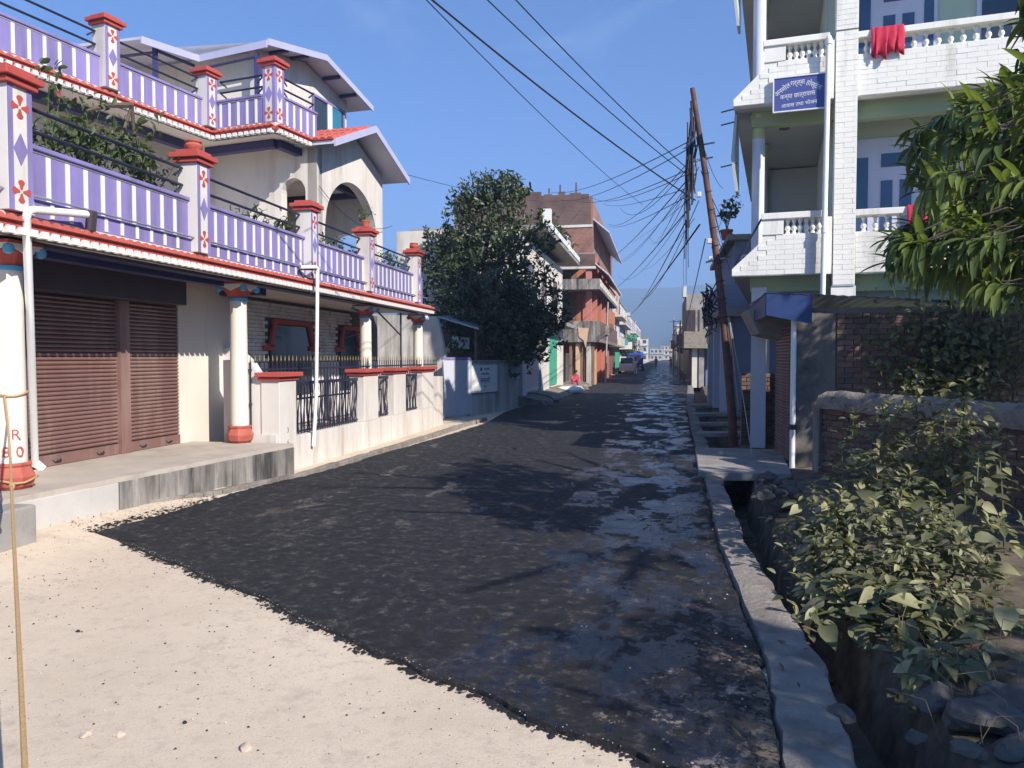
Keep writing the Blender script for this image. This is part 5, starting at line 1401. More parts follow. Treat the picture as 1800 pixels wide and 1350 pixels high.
# ground floor: shaded green wall and pillars
hb('wall', 'hgreen', .0, SR, -1.0, -.8, -.1, 3.2)
hb('wall', 'hgrey', -.9, .0, -8, -.9, -.1, 3.2)
hb('pillar', 'hcol', -1.55, -1.28, -.6, -.32, 0, 3.0); hb('pillar', 'hcol', -1.55, -1.28, -3.2, -2.9, 0, 3.0); hb('pillar', 'hcol', -1.55, -1.28, -6.0, -5.7, 0, 3.0)
hb('pillar', 'hwhite', -.2, .2, -.2, .08, 2.75, 2.95)
# drain pipe
dq0, dq1 = PP(1457, 72, hp(0, .30, 0), RU), PP(1446, 520, hp(0, .30, 0), RU)
dp = MB().tube([hp(-.28, -.3, dq0.z + .1), dq0 + zax(.06), dq0, dq1, dq1 - zax(1.2)], .045, 10).build('drain_pipe', M['pvc'], HS, smooth=True)
MB().tube([dq0 + zax(.03), dq0 - zax(.06)], .062, 10).build('pipe_joint', M['pvc'], dp, smooth=True)
mid = dq0 + (dq1 - dq0) * .74
MB().tube([mid + zax(.05), mid - zax(.05)], .058, 10).build('pipe_joint', M['pvc'], dp, smooth=True)
# slanting dark rods and stubs of rebar at the left end
MB().tube([hp(SB + .05, .1, LV[0] + .2), hp(SB + .5, .1, LV[0] + 1.02)], .02, 6).build('slanting_rod', M['rail'], HS)
for z_ in (LV[1] + .12, LV[1] - .12, LV[1] - .9): MB().tube([hp(SB + .05, -.3, z_), hp(SB - .25, -.3, z_ - .05)], .014, 5).build('rebar_stub', M['cable'], HS)
for z0 in LV[1:]:
    MB().prism([hp(SB + .0, -.25, z0), hp(SB + .0, -.75, z0), hp(SB - .06, -.75, z0 - .8), hp(SB + .02, -.7, z0 - 1.42), hp(SB + .02, -.3, z0 - 1.42), hp(SB - .06, -.25, z0 - .8)], RU * .05).build('rolled_blind', M['hgrey'], HS)
for li in (0, 1):
    MB().lathe(hp(-1.0, -1.3, LV[li] + 2.98), [(.10, 0), (.10, .04), (.03, .07)], 12).build('ceiling_lamp', M['mortar_dark'], HS)
# sign
def ss_(px_, py_): q = PP(px_, py_, hp(0, .28, 0), RU); return (q - PC).dot(RU), q.z
s0_, z1_ = ss_(1361, 138); s1_, _ = ss_(1450, 128); _, z0_ = ss_(1361, 196)
SG = thing('hostel_sign', 'dark blue hostel sign with white lettering hung on the upper balcony', 'sign', tuple(hp(s0_, .26, z0_)))
def sb(name, mat, a, b_, t0, t1, za_, zb_): return MB().obox(hp(a, t0, za_), RU * (b_ - a), RN * (t1 - t0), zax(zb_ - za_)).build(name, M[mat], SG)
sb('board', 'signblue', s0_, s1_, .22, .25, z0_, z1_)
fr = MB(); e = .02
for a, b_, za_, zb_ in ((s0_ - e, s1_ + e, z0_ - e, z0_), (s0_ - e, s1_ + e, z1_, z1_ + e), (s0_ - e, s0_, z0_, z1_), (s1_, s1_ + e, z0_, z1_)):
    fr.obox(hp(a, .22, za_), RU * (b_ - a), RN * .045, zax(zb_ - za_))
fr.build('frame', M['pvc'], SG)
scx, scz, sw_, sh_ = (s0_ + s1_) / 2, (z0_ + z1_) / 2, s1_ - s0_, z1_ - z0_
for body, dx, dz, size, rot, sx in (('अनमोल', -.33, .14, .125, 34, .85), ('गर्ल्स', -.03, .31, .125, 4, .85), ('होस्टेल', .29, .19, .125, -28, .85), ('कन्या छात्रावास', -.03, -.06, .115, 3, .85), ('आवास तथा भोजन', 0, -.33, .095, 3, .95)):
    c = hp(scx + dx * sw_, .251, scz + dz * sh_); a = R(rot)
    text_part('lettering', body, size * sh_ / .6, M['signwhite'], SG, frame(c, RU * math.cos(a) + Uz * math.sin(a), -RU * math.sin(a) + Uz * math.cos(a), RN), sx=sx)
# red cloths drying over the rails
def cloth(label, s0, s1, z1, drops, tf):
    m_ = MB(); n_ = 22
    rows_ = 7
    for i in range(n_ + 1):
        t = i / n_; s = s0 + (s1 - s0) * t; dr = drops[0] + (drops[1] - drops[0]) * t + .16 * noise.noise((t * 5, 1, s0)) + .05 * noise.noise((t * 14, 1, s0))
        for j in range(rows_):
            u_ = j / (rows_ - 1)
            if j == 0: q = hp(s, -.19, z1 - .12)
            elif j == 1: q = hp(s, -.18, z1 + .012)
            elif j == 2: q = hp(s, tf + .01, z1 + .012)
            else: q = hp(s + .02 * math.sin(t * 20), tf + .03 + (.028 * math.sin(t * 27 + .6 * j) + .03 * noise.noise((t * 9, j * .6, 2))) * (j - 2) / 4, z1 - dr * (j - 2) / 4)
            m_.v.append(q)
    for i in range(n_):
        for j in range(rows_ - 1): m_.f.append((i * rows_ + j, (i + 1) * rows_ + j, (i + 1) * rows_ + j + 1, i * rows_ + j + 1))
    o = top_mesh('red_cloth', M['cloth'], m_, label, 'cloth', smooth=True)
    md = o.modifiers.new('solid', 'SOLIDIFY'); md.thickness = .008
cloth('red cloth drying over the upper balcony rail of the hostel', .38, .88, LV[1] + 1.105, (.42, .48), .09)
cloth('red cloth hanging on the lower balcony rail behind the mango leaves', .98, 1.6, LV[0] + 1.105, (.38, .42), .09)

# ================================================================== BRICK SHED with blue roof
def brickwork(par, o, u, out, L, H_, single=300, bl=.235, bh=.082, dep=.10, gap=.012, skip=None, jit=.006, name='brick'):
    tp_ = [MB().box((0, 0, 0), (bl - gap, .03, bh - gap)).mesh(name, M[k]) for k in ('brick1', 'brick2', 'brick3')]
    ex = [MB() for _ in range(3)]; n_ = 0
    for r_ in range(int(H_ / bh)):
        s = -(bl / 2 if r_ % 2 else 0)
        while s < L - .02:
            a, b_ = max(0, s), min(L, s + bl); k = random.choice((0, 0, 1, 1, 2)); z = r_ * bh
            if b_ - a > .05 and not (skip and skip((a + b_) / 2, z)):
                j = random.uniform(-jit, jit); p = o + u * a + zax(z + random.uniform(-.003, .003)) + out * j
                x, y, d = pix(p)
                if n_ < single and 0 < x < 1800 and 0 < y < 1350:
                    inst(name, tp_[k], par, frame(p, u * ((b_ - a - gap) / (bl - gap)), out, Uz)); n_ += 1
                else: ex[k].obox(p, u * (b_ - a - gap), out * .03, zax(bh - gap))
            s += bl
    for k in range(3):
        if ex[k].v: stuff(ex[k].build('bricks', M[('brick1', 'brick2', 'brick3')[k]], par))
YS, XS2 = 12.35, 2.02
SD = thing('brick_shed', 'shaded brick shed with blue tin roof and brown shutter by the ditch', 'shed', (4, 13.3, 0))
MB().box((XS2, YS, -.1), (6.6, YS + .2, 2.45)).build('wall', M['mortar'], SD)
MB().box((XS2 + .01, YS + .2, -.1), (XS2 + .2, YS + .35, 2.5)).build('wall', M['mortar'], SD)
brickwork(SD, Vector((2.62, YS - .022, .9)), Ux, -Uy, 3.9, 1.55, single=290)
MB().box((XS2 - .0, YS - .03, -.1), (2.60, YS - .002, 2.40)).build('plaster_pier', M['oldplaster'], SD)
rz0 = PY(1345, 514, YS - .25).z; rx0 = PY(1345, 514, YS - .25).x; rz1 = PY(1800, 537, YS - .25).z; rx1 = PY(1800, 537, YS - .25).x
rf = MB(); nr = 60
for i in range(nr):
    t0, t1 = i / nr, (i + 1) / nr
    def rp_(t, k): x = rx0 + (rx1 + .9 - rx0) * t; z = rz0 + (rz1 - rz0) * t * 1.12; return Vector((x, 0, z + (.012 if k else 0)))
    a, b_ = rp_(t0, i % 2), rp_(t1, (i + 1) % 2)
    rf.add([a + Uy * (YS - .25), b_ + Uy * (YS - .25), b_ + Uy * (YS + 2.0) + zax(-.1), a + Uy * (YS + 2.0) + zax(-.1)], [(0, 1, 2, 3)])
o = rf.build('roof', M['bluetin'], SD); md = o.modifiers.new('solid', 'SOLIDIFY'); md.thickness = .012
MB().prism([(rx0 + .02, YS - .24, rz0 - .02), (XS2 + .2, YS - .24, rz0 - .03), (XS2 + .2, YS - .24, rz0 - .48), (rx0 + .02, YS - .24, rz0 - .34)], (0, .02, 0)).build('fascia', M['bluetin'], SD)
MB().box((rx0 + .01, YS - .22, rz0 - .36), (rx0 + .03, YS + 1.9, rz0 - .02)).build('fascia', M['bluetin'], SD)
MB().tube([(XS2 - .03, YS - .08, -.05), (XS2 - .03, YS - .08, 2.62)], .042, 10).build('corner_pipe', M['pvc'], SD, smooth=True)
MB().tube([(XS2 - .03, YS - .08, .60), (XS2 - .03, YS - .08, .68)], .056, 10).build('pipe_joint', M['rail'], SD)
f = MB().box((XS2 - .01, YS + .3, .05), (XS2 + .02, YS + 1.75, 2.2)).build('roller_shutter', M['shutter_shade_dark'], SD)
sm_ = MB().prism([(0, 0, 0), (-.018, 0, .01), (-.02, 0, .035), (0, 0, .047)], (0, 1.45, 0)).mesh('slat', M['shutter'])
for i in range(42): inst('slat', sm_, f, Matrix.Translation((XS2 - .01, YS + .3, .06 + i * .051)))
MB().prism([(rx0 + .1, YS + 1.2, 2.1), (XS2 + .2, YS + 1.2, 1.95), (XS2 + .2, YS + 1.2, 2.5), (rx0 - .1, YS + 1.2, 2.5)], (0, 1.2, 0)).build('lintel', M['concrete'], SD)

# low brick wall in the shade beside the slab bridge
LW = thing('low_brick_wall', 'low dark brick wall between the leaning pole and the shed shutter', 'wall', (1.8, 14.3, 0))
a_, b2 = G(1303, 779), G(1362, 775)
lwx0, lwx1, lwy = a_.x, PY(1362, 700, a_.y).x, a_.y
lwh = PY(1330, 654, lwy).z
MB().box((lwx0, lwy, -.1), (lwx1, lwy + .2, lwh - .03)).build('wall_core', M['mortar'], LW)
brickwork(LW, Vector((lwx0 - .01, lwy - .022, 0)), Ux, -Uy, lwx1 - lwx0 + .02, lwh, single=200, bl=.2)

# compound wall along the ditch with rough coping
BW = thing('coped_brick_wall', 'old brick compound wall with rough rounded coping behind the bush', 'wall', (3, 10, 0))
zw = 1.13
wa, wb_ = G(1445, 698, zw), G(1800, 726, zw)
wu = (wb_ - wa); wu.z = 0; wL = wu.length * 1.5; wu.normalize(); wo = Vector((wu.y, -wu.x, 0))
if wo.x > 0: wo = -wo
wa.z = 0
MB().obox(wa - zax(.3) - wo * .22, wu * wL, wo * .19, zax(zw + .2)).build('wall_core', M['mortar'], BW)
brickwork(BW, wa - wo * .03 - zax(.08), wu, wo, wL, zw - .04, single=300, jit=.012)
cp_ = MB(); nn_ = 60
prof = [(-.33, -.10), (-.34, -.02), (-.30, .07), (-.20, .14), (-.06, .15), (.06, .08), (.09, 0), (.08, -.10)]
for i in range(nn_ + 1):
    q = wa + wu * (wL * i / nn_) + zax(zw)
    for k, (a, b_) in enumerate(prof):
        nz_ = .035 * noise.noise((i * .6, k * .8, 2)) + .02 * noise.noise((i * 1.7, k * 1.9, 7))
        cp_.v.append(q + wo * (a + nz_) + zax(b_ - .06 + nz_))
for i in range(nn_):
    for k in range(len(prof)):
        k2 = (k + 1) % len(prof); cp_.f.append((i * 8 + k, (i + 1) * 8 + k, (i + 1) * 8 + k2, i * 8 + k2))
cp_.build('coping', M['coping'], BW, smooth=True)
MB().obox(wa - wu * .12 + zax(-.2) - wo * .2, wu * .14, wo * .26, zax(1.2)).build('end_post', M['stained'], BW)

# slab bridge and planks over the ditch
sa_, sb_, sc_, sd_ = G(1228, 830, .07), G(1392, 832, .07), G(1372, 790, .07), G(1222, 786, .07)
top_mesh('slab_bridge', M['concrete'], MB().prism([sa_, sb_, sc_, sd_], (0, 0, -.12)), 'broad concrete slab bridging the ditch before the shed', 'slab', bevel=.015)
for i, (y, w_, lab) in enumerate([(16.8, .5, 'narrow concrete slab over the ditch just beyond the pole'), (19.4, .35, 'second narrow slab over the ditch'), (22.5, .7, 'third slab over the ditch before the navy house'), (26.5, 1.2, 'wide slab over the ditch at the navy house')]):
    top_mesh('ditch_slab', M['concrete'], MB().prism([(rr(y) + .12, y, .08), (drr(y) + .7, y + .1, .10), (drr(y) + .7, y + w_ + .1, .10), (rr(y) + .12, y + w_, .08)], (0, 0, -.09)), lab, 'slab', 'slabs over the ditch', bevel=.01)
q = G(1268, 797, .09); rock('stone', 'pale stone on the ledge near the foot of the leaning pole', (q.x, q.y, .07), .07, M['sandstone'])

# rubble heap at the shed corner and stones on the bank
for i in range(26):
    q = G(random.uniform(1335, 1400), random.uniform(838, 900), .05); s = random.uniform(.05, .13)
    rock('rubble_stone', 'broken stone in the dark rubble heap at the shed corner', (q.x, q.y, random.uniform(0, .16)), s, cat='rubble', group='rubble heap at the shed corner')
for i, (x, y, s) in enumerate([(1640, 1235, .10), (1735, 1275, .17), (1790, 1260, .13), (1760, 1235, .11), (1700, 1325, .07), (1610, 1300, .05), (1480, 1262, .07), (1790, 1320, .10)]):
    q = G(x, y, .0); rock('bank_stone', 'grey stone on the shaded bank, %s' % ('below the lowest bush sprig', 'large one near the right edge', 'half out of the picture at the right edge', 'behind the large one', 'small one at the bottom edge', 'small one left of the large ones', 'beside the ditch', 'at the bottom right corner')[i], (q.x, q.y, .0), s, cat='stone', group='stones on the shaded bank')
for i in range(40):
    y = random.uniform(3, 11); x = random.uniform(ko(y) + .05, drr(y) + .5)
    rock('ditch_stone', 'small stone in the dark ditch', (x, y, -.5 if x < drr(y) - .08 else -.08), random.uniform(.03, .08), cat='stone', group='stones in the ditch')

# ================================================================== LEANING POLE and cables
pb0 = G(1291, 783); pt_ = PY(1217, 155, pb0.y - .1)
PO = thing('utility_pole', 'leaning rusty utility pole wrapped in cables at the ditch', 'utility pole', tuple(pb0))
def pp_(t): return pb0 + (pt_ - pb0) * t + Vector((.08 * math.sin(t * math.pi), 0, 0))
MB().tube([pp_(i / 12) - zax(.3 if i == 0 else 0) for i in range(13)], [.085 - .038 * i / 12 for i in range(13)], 12).build('shaft', M['pole'], PO, smooth=True)
m_ = MB()
for (x, y0_, y1_, w_) in [(1214, 178, 330, 7), (1217, 176, 300, 6), (1211, 240, 400, 7), (1207, 280, 420, 6), (1215, 210, 400, 8), (1220, 205, 360, 7), (1206, 250, 455, 4), (1210, 215, 430, 5), (1213, 190, 400, 6), (1216, 200, 370, 6), (1209, 300, 500, 2), (1203, 330, 520, 1.5), (1219, 230, 350, 6), (1212, 260, 470, 3), (1224, 240, 340, 5), (1222, 200, 300, 6)]:
    pts = []
    for k in range(9):
        t = k / 8; pts.append(PY(x + 5 * noise.noise((x * .37, t * 4, 1)) + (t * -3), y0_ + (y1_ - y0_) * t, pb0.y - .12 + .1 * noise.noise((x * .3, 2, 1))))
    m_.tube(pts, .010 * w_ / 4, 5)
m_.build('hanging_cables', M['cable'], PO)
m_ = MB()
for t, w_ in ((.84, .5), (.80, .35), (.52, .3)):
    q = pp_(t); m_.tube([q + Vector((-w_ * .7, 0, -.03)), q + Vector((w_ * .5, 0, .05))], .018, 6)
m_.build('cross_arm', M['steel'], PO)
m_ = MB(); 
for k in range(10):
    t = .35 + .05 * k; q = pp_(t); r_ = .09 - .004 * k
    m_.tube([q + Vector((r_ * math.cos(a), r_ * math.sin(a), .1 * a / 6.28)) for a in [i * .7 for i in range(10)]], .009, 5)
m_.build('cable_wrap', M['cable'], PO)
m_ = MB()
for (x, y, s) in ((1229, 342, .08), (1247, 424, .08), (1249, 455, .07)):
    q = PY(x, y, pb0.y - .16); m_.obox(q - Vector((s / 2, 0, s / 2)), (s, 0, 0), (0, .08, 0), (0, 0, s * 1.2))
m_.build('junction_box', M['offwhite'], PO, bevel=.01)
m_ = MB(); q = PY(1245, 545, pb0.y)
for k in range(26):
    r_ = random.uniform(.07, .20); c_ = q + Vector((random.gauss(.02, .05), random.gauss(0, .06), random.gauss(0, .22))); w1, w2 = random.random() * 6, random.uniform(.3, .9)
    m_.tube([c_ + Vector((r_ * w2 * math.cos(a + w1) + .02 * math.sin(3 * a), .06 * math.sin(a * 2 + w1), r_ * math.sin(a) + .03 * math.cos(2 * a + w1))) for a in [i * .5 for i in range(random.randint(8, 14))]], .011, 5)
m_.build('cable_coil', M['cable'], PO)
m_ = MB(); m_.tube([pp_(.36) + Vector((.1, -.1, 0)), pp_(.18) + Vector((.2, -.12, 0)), G(1322, 800, .05)], .008, 5); m_.tube([pp_(.36) + Vector((.1, -.1, 0)), pp_(.1) + Vector((.12, -.12, 0))], .008, 5)
m_.build('stay_wire', M['steel'], PO)
def wire(name, label, a, b_, sag, r, group=None, par=None, n_=18):
    a, b_ = Vector(a), Vector(b_)
    m_ = MB(); m_.tube([a + (b_ - a) * (i / n_) - zax(sag * 4 * (i / n_) * (1 - i / n_)) for i in range(n_ + 1)], r, 5)
    return top_mesh(name, M['cable'], m_, label, 'cable', group)
Yp = pb0.y
wire('overhead_cable', 'thickest overhead cable crossing the sky from top left to the pole', PY(700, -50, 8.2), PY(1222, 352, Yp), .10, .013)
wire('overhead_cable', 'thin faint overhead wire left of the thickest cable', PY(730, -20, 9.5), PY(1130, 360, 30), .15, .008)
wire('overhead_cable', 'overhead wire just right of the thickest cable', PY(800, -55, 9), PY(1222, 318, Yp), .10, .009)
wire('overhead_cable', 'rightmost overhead wire running down to the pole', PY(860, -50, 9), PY(1222, 308, Yp), .08, .009)
Yb = 47.5
for i, (x0, y0_, x1, y1_, Y1, r, lab) in enumerate([(1216, 246, 968, 338, Yb, .011, 'upper service wire from the pole to the brick building roof'), (1216, 258, 985, 352, Yb, .011, 'second service wire from the pole to the brick building roof'),
        (1214, 296, 1008, 352, Yb, .010, 'third service wire from the pole to the brick building roof'), (1214, 303, 1040, 348, Yb, .010, 'lowest service wire from the pole to the brick building roof'),
        (1212, 312, 1066, 458, 60, .013, 'service wire sloping from the pole to the orange loggia'), (1212, 365, 1078, 508, 72, .013, 'service wire sloping from the pole to the orange house'),
        (1230, 395, 1108, 552, 95, .020, 'thick dark cable sagging down the street beyond the pole'), (1208, 385, 1120, 540, 95, .014, 'thin wire above the thick sagging street cable'),
        (1208, 345, 1070, 398, 60, .010, 'faint slack wire across the blue gap left of the pole'), (1210, 330, 1060, 358, 60, .009, 'faintest wire across the gap at brick parapet height'),
        (1232, 300, 1300, 420, 24, .008, 'wire from the pole to the navy house'), (1240, 420, 1196, 600, 60, .011, 'wire from the pole down to the next pole')]):
    wire('service_wire', lab, PY(x0, y0_, Yp), PY(x1, y1_, Y1), .35 if i < 4 else .25, r)
rw = random.Random(4)
for i in range(11):
    y0_ = rw.uniform(240, 420); x1 = rw.uniform(1060, 1150); y1_ = y0_ + rw.uniform(60, 190)
    wire('fine_wire', 'thin slack wire in the tangle fanning left from the leaning pole', PY(1213 + rw.uniform(-4, 18), y0_, Yp), PY(x1, min(y1_, 560), rw.uniform(45, 95)), rw.uniform(.2, .9), .006 + .004 * rw.random(), group='tangle of fine wires left of the pole')
for i in range(5):
    a_ = pp_(rw.uniform(.55, .9)); b2_ = PY(rw.uniform(1262, 1290), rw.uniform(330, 480), 22)
    wire('fine_wire', 'fine wire looping from the leaning pole to the houses on the right', a_, b2_, rw.uniform(.2, .6), .006, group='fine wires right of the pole')
wire('service_wire', 'thin wire from the lilac porch gable to the far roofs', PY(690, 300, 17), PY(1000, 352, 47.5), .3, .007)
wire('service_wire', 'loose wire drooping across the arch of the lilac house', WL + zax(5.0) + gn * .05, WL + gd * (WW + .3) + zax(4.75) + gn * .1, .35, .006)
for i, (x, y, h, side) in enumerate([(1183, 84, 6.0, 1), (1194, 62, 4.6, 1)]):
    xx = PY(x, 640, y).x
    t = thing('distant_pole', 'thin utility pole %s on the right of the far street' % ('farther' if i == 0 else 'nearer'), 'utility pole', (xx, y, 0))
    MB().tube([(xx, y, -.2), (xx + .05, y, h)], [.09, .06], 8).build('shaft', M['steel'], t)
    MB().tube([(xx - .5, y, h - .5), (xx + .6, y, h - .45)], .035, 6).build('cross_arm', M['wood'], t)
    MB().box((xx - .25, y - .2, 2.6), (xx + .25, y + .1, 3.5)).build('junction_box', M['concrete'], t)
q = PY(1064, 660, 52); t = thing('roadside_pole', 'slim grey pole standing before the orange house on the left', 'utility pole', (q.x, 52, 0))
MB().tube([(q.x, 52, -.2), (q.x + .15, 52, 5.4)], [.08, .06], 8).build('shaft', M['steel'], t)
MB().box((q.x - .1, 51.8, 3.2), (q.x + .25, 52, 3.8)).build('junction_box', M['concrete'], t)

# ================================================================== ROPE, BLOCK and small things at the left
kn = Vector((XC, yc1, 1.36)); kd = cdir * .15
e1_ = PY(44, 1350, 2.15); e2_ = e1_ + (e1_ - PY(20, 850, 4.6)) * .35
rp = [kn + cdir * .14 + ct * -.05, kn + cdir * .15 - zax(.25) + ct * -.03, PY(18, 800, 5.6), PY(22, 900, 4.4), PY(32, 1100, 3.0), e1_, e2_, Vector((e2_.x * .98, e2_.y * .8, 0))]
ro = thing('coir_rope', 'tan coir rope tied to the nearest column and stretched towards the viewer', 'rope', tuple(rp[0]))
tt = MB()
dense = []
for i in range(len(rp) - 1):
    for k in range(10): dense.append(rp[i] + (rp[i + 1] - rp[i]) * (k / 10))
dense.append(rp[-1]); tt.tube(dense, .0105, 7); tt.build('rope_run', M['rope'], ro, smooth=True)
lo = MB(); lo.tube([kn + Vector((math.cos(a) * .135, math.sin(a) * .135, .02 * math.sin(a * 2))) for a in [i * .35 for i in range(19)]], .010, 6)
lo.tube([Vector((XC, yc1, .56)) + Vector((math.cos(a) * .20, math.sin(a) * .20, .02 * math.sin(a * 3))) for a in [i * .35 for i in range(19)]], .010, 6); lo.build('loop', M['rope'], ro, smooth=True)
kk = MB(); kk.lathe(PY(21, 855, 4.9), [(.005, -.03), (.02, -.015), (.022, .01), (.012, .03)], 7); kk.build('knot', M['rope'], ro, smooth=True)
ba = G(62, 938, .17)
m_ = MB().box((ba.x - .30, ba.y - 1.1, -.1), (ba.x + .02, ba.y, .43))
top_mesh('concrete_block', M['concrete'], m_, 'grey concrete block at the left edge below the nearest column', 'block', bevel=.02)
m_ = MB(); m_.tube([G(38, 858, .47), G(52, 878, .42), G(62, 892, .3), G(75, 905, .2), G(95, 910, .2)], .008, 6)
top_mesh('loose_cable', M['cable'], m_, 'loose dark cable trailing from the plinth to the sand', 'cable')

# ================================================================== VEHICLES AND PEOPLE far down the street
def car(loc, label, body, rz=0, L=3.6, Wd=1.5, Hh=1.75, name='parked_van'):
    t = thing(name, label, 'van' if 'van' in name else 'truck', loc); l = Vector(loc)
    def b(nm, m_, a, c, par=t, **k): return MB().box(l + Vector(a), l + Vector(c)).build(nm, M[m_], par, **k)
    if 'van' in name:
        p = [(-Wd / 2, 0, .3), (-Wd / 2, 0, .95), (-Wd / 2, .45, 1.05), (-Wd / 2, .8, Hh), (-Wd / 2, L, Hh), (-Wd / 2, L, .3)]
        MB().prism([l + Vector(q) for q in p], (Wd, 0, 0)).build('body', M[body], t, bevel=.06)
        MB().prism([l + Vector(q) for q in ((-Wd * .42, .46, 1.08), (Wd * .42, .46, 1.08), (Wd * .40, .76, Hh - .1), (-Wd * .40, .76, Hh - .1))], (0, -.03, .02)).build('windscreen', M['glass'], t)
    else:
        b('cargo_bed', body, (-Wd / 2, 1.5, .7), (Wd / 2, L, Hh), bevel=.03); b('cab', body, (-Wd / 2 + .05, 0, .5), (Wd / 2 - .05, 1.4, Hh - .1), bevel=.1)
        b('windscreen', 'glass', (-Wd * .4, -.02, 1.25), (Wd * .4, .02, Hh - .35))
    for sx in (-1, 1):
        b('headlight', 'signwhite', (sx * Wd * .36 - .1, -.03, .6), (sx * Wd * .36 + .1, .0, .75))
        for yy_ in (.6, L - .7):
            MB().tube([l + Vector((sx * Wd / 2 - .1, yy_, .3)), l + Vector((sx * Wd / 2 + .1, yy_, .3))], .3, 12).build('wheel', M['rubber'], t)
car((-3.3, 78, 0), 'small white van parked by the orange houses on the left', 'signwhite')
car((-3.1, 97, 0), 'blue truck parked behind the white van', 'truckblue', name='parked_truck', L=5, Wd=1.9, Hh=2.3)

def person(label, loc, joints, radii, edges, cloth_j, cloth_r, cloth_e, cm, hair, name='person'):
    t = thing(name, label, 'person', loc); l = Vector(loc)
    def skin(nm, J, Rr, E_, mat):
        me = bpy.data.meshes.new('tmp'); me.from_pydata(J, E_, [])
        o = bpy.data.objects.new('tmp', me); COL.objects.link(o)
        md = o.modifiers.new('skin', 'SKIN'); o.modifiers.new('sub', 'SUBSURF').levels = 1
        for v, r_ in zip(me.skin_vertices[0].data, Rr): v.radius = (r_, r_)
        me.skin_vertices[0].data[0].use_root = True
        dg = bpy.context.evaluated_depsgraph_get(); m2 = bpy.data.meshes.new_from_object(o.evaluated_get(dg))
        bpy.data.objects.remove(o); m2.materials.clear(); m2.materials.append(mat); m2.name = nm
        ob = bpy.data.objects.new(nm, m2); link(ob, t); return ob
    skin('body', joints, radii, edges, M['skin'])
    skin('clothing', cloth_j, cloth_r, cloth_e, cm)
    MB().lathe(l + Vector(hair), [(.03, -.06), (.10, -.03), (.105, .03), (.07, .09), (.01, .11)], 10).build('hair', M['hair'], t, smooth=True)
    return t
def standing(label, loc, cm, stride=.12):
    J = [(0, 0, .95), (0, 0, 1.2), (0, 0, 1.42), (0, 0, 1.5), (0, -.01, 1.62), (-.19, 0, 1.38), (-.23, .03, 1.12), (-.22, -.05, .88), (.19, 0, 1.38), (.23, -.03, 1.12), (.22, .05, .88), (-.10, -stride * .4, .5), (-.10, stride, .08), (.10, stride * .4, .5), (.10, -stride, .08), (-.10, stride - .14, .04), (.10, -stride - .14, .04)]
    E_ = [(0, 1), (1, 2), (2, 3), (3, 4), (2, 5), (5, 6), (6, 7), (2, 8), (8, 9), (9, 10), (0, 11), (11, 12), (0, 13), (13, 14), (12, 15), (14, 16)]
    Rr = [.12, .12, .11, .05, .10, .06, .045, .035, .06, .045, .035, .065, .045, .065, .045, .035, .035]
    CJ = J[:3] + [J[5], J[6], J[8], J[9], J[11], J[12], J[13], J[14]]
    CE = [(0, 1), (1, 2), (2, 3), (3, 4), (2, 5), (5, 6), (0, 7), (7, 8), (0, 9), (9, 10)]
    CR = [.15, .145, .13, .075, .06, .075, .06, .085, .065, .085, .065]
    person(label, loc, J, Rr, E_, CJ, CR, CE, cm, (0, .01, 1.66))
q = PY(1012, 684, 41); 
SJ = [(0, 0, .22), (0, -.10, .45), (0, -.14, .62), (0, -.15, .68), (0, -.17, .78), (-.17, -.12, .58), (-.2, -.25, .40), (-.1, -.38, .34), (.17, -.12, .58), (.2, -.25, .40), (.1, -.38, .34), (-.14, -.30, .42), (-.13, -.12, .08), (.14, -.30, .42), (.13, -.12, .08), (-.13, -.28, .04), (.13, -.28, .04)]
SE = [(0, 1), (1, 2), (2, 3), (3, 4), (2, 5), (5, 6), (6, 7), (2, 8), (8, 9), (9, 10), (0, 11), (11, 12), (0, 13), (13, 14), (12, 15), (14, 16)]
SRr = [.12, .11, .10, .05, .09, .055, .045, .035, .055, .045, .035, .065, .045, .065, .045, .03, .03]
CJ = SJ[:3] + [SJ[5], SJ[6], SJ[8], SJ[9], SJ[11], SJ[12], SJ[13], SJ[14]]
person('person in pink clothes squatting at the road edge before the brick building', (q.x, 41, .12), SJ, SRr, SE, CJ, [.16, .15, .125, .075, .06, .075, .06, .09, .07, .09, .07], [(0, 1), (1, 2), (2, 3), (3, 4), (2, 5), (5, 6), (0, 7), (7, 8), (0, 9), (9, 10)], M['pinkcloth'], (0, -.15, .82))
standing('person in pale clothes standing by the white van far down the street', (-2.3, 74, 0), M['whitecloth'])
standing('person in grey walking in the far middle of the road', (-.6, 120, 0), M['greycloth'], .2)
standing('person in dark clothes at the right of the far road', (1.5, 110, 0), M['bluegrey'], .18)

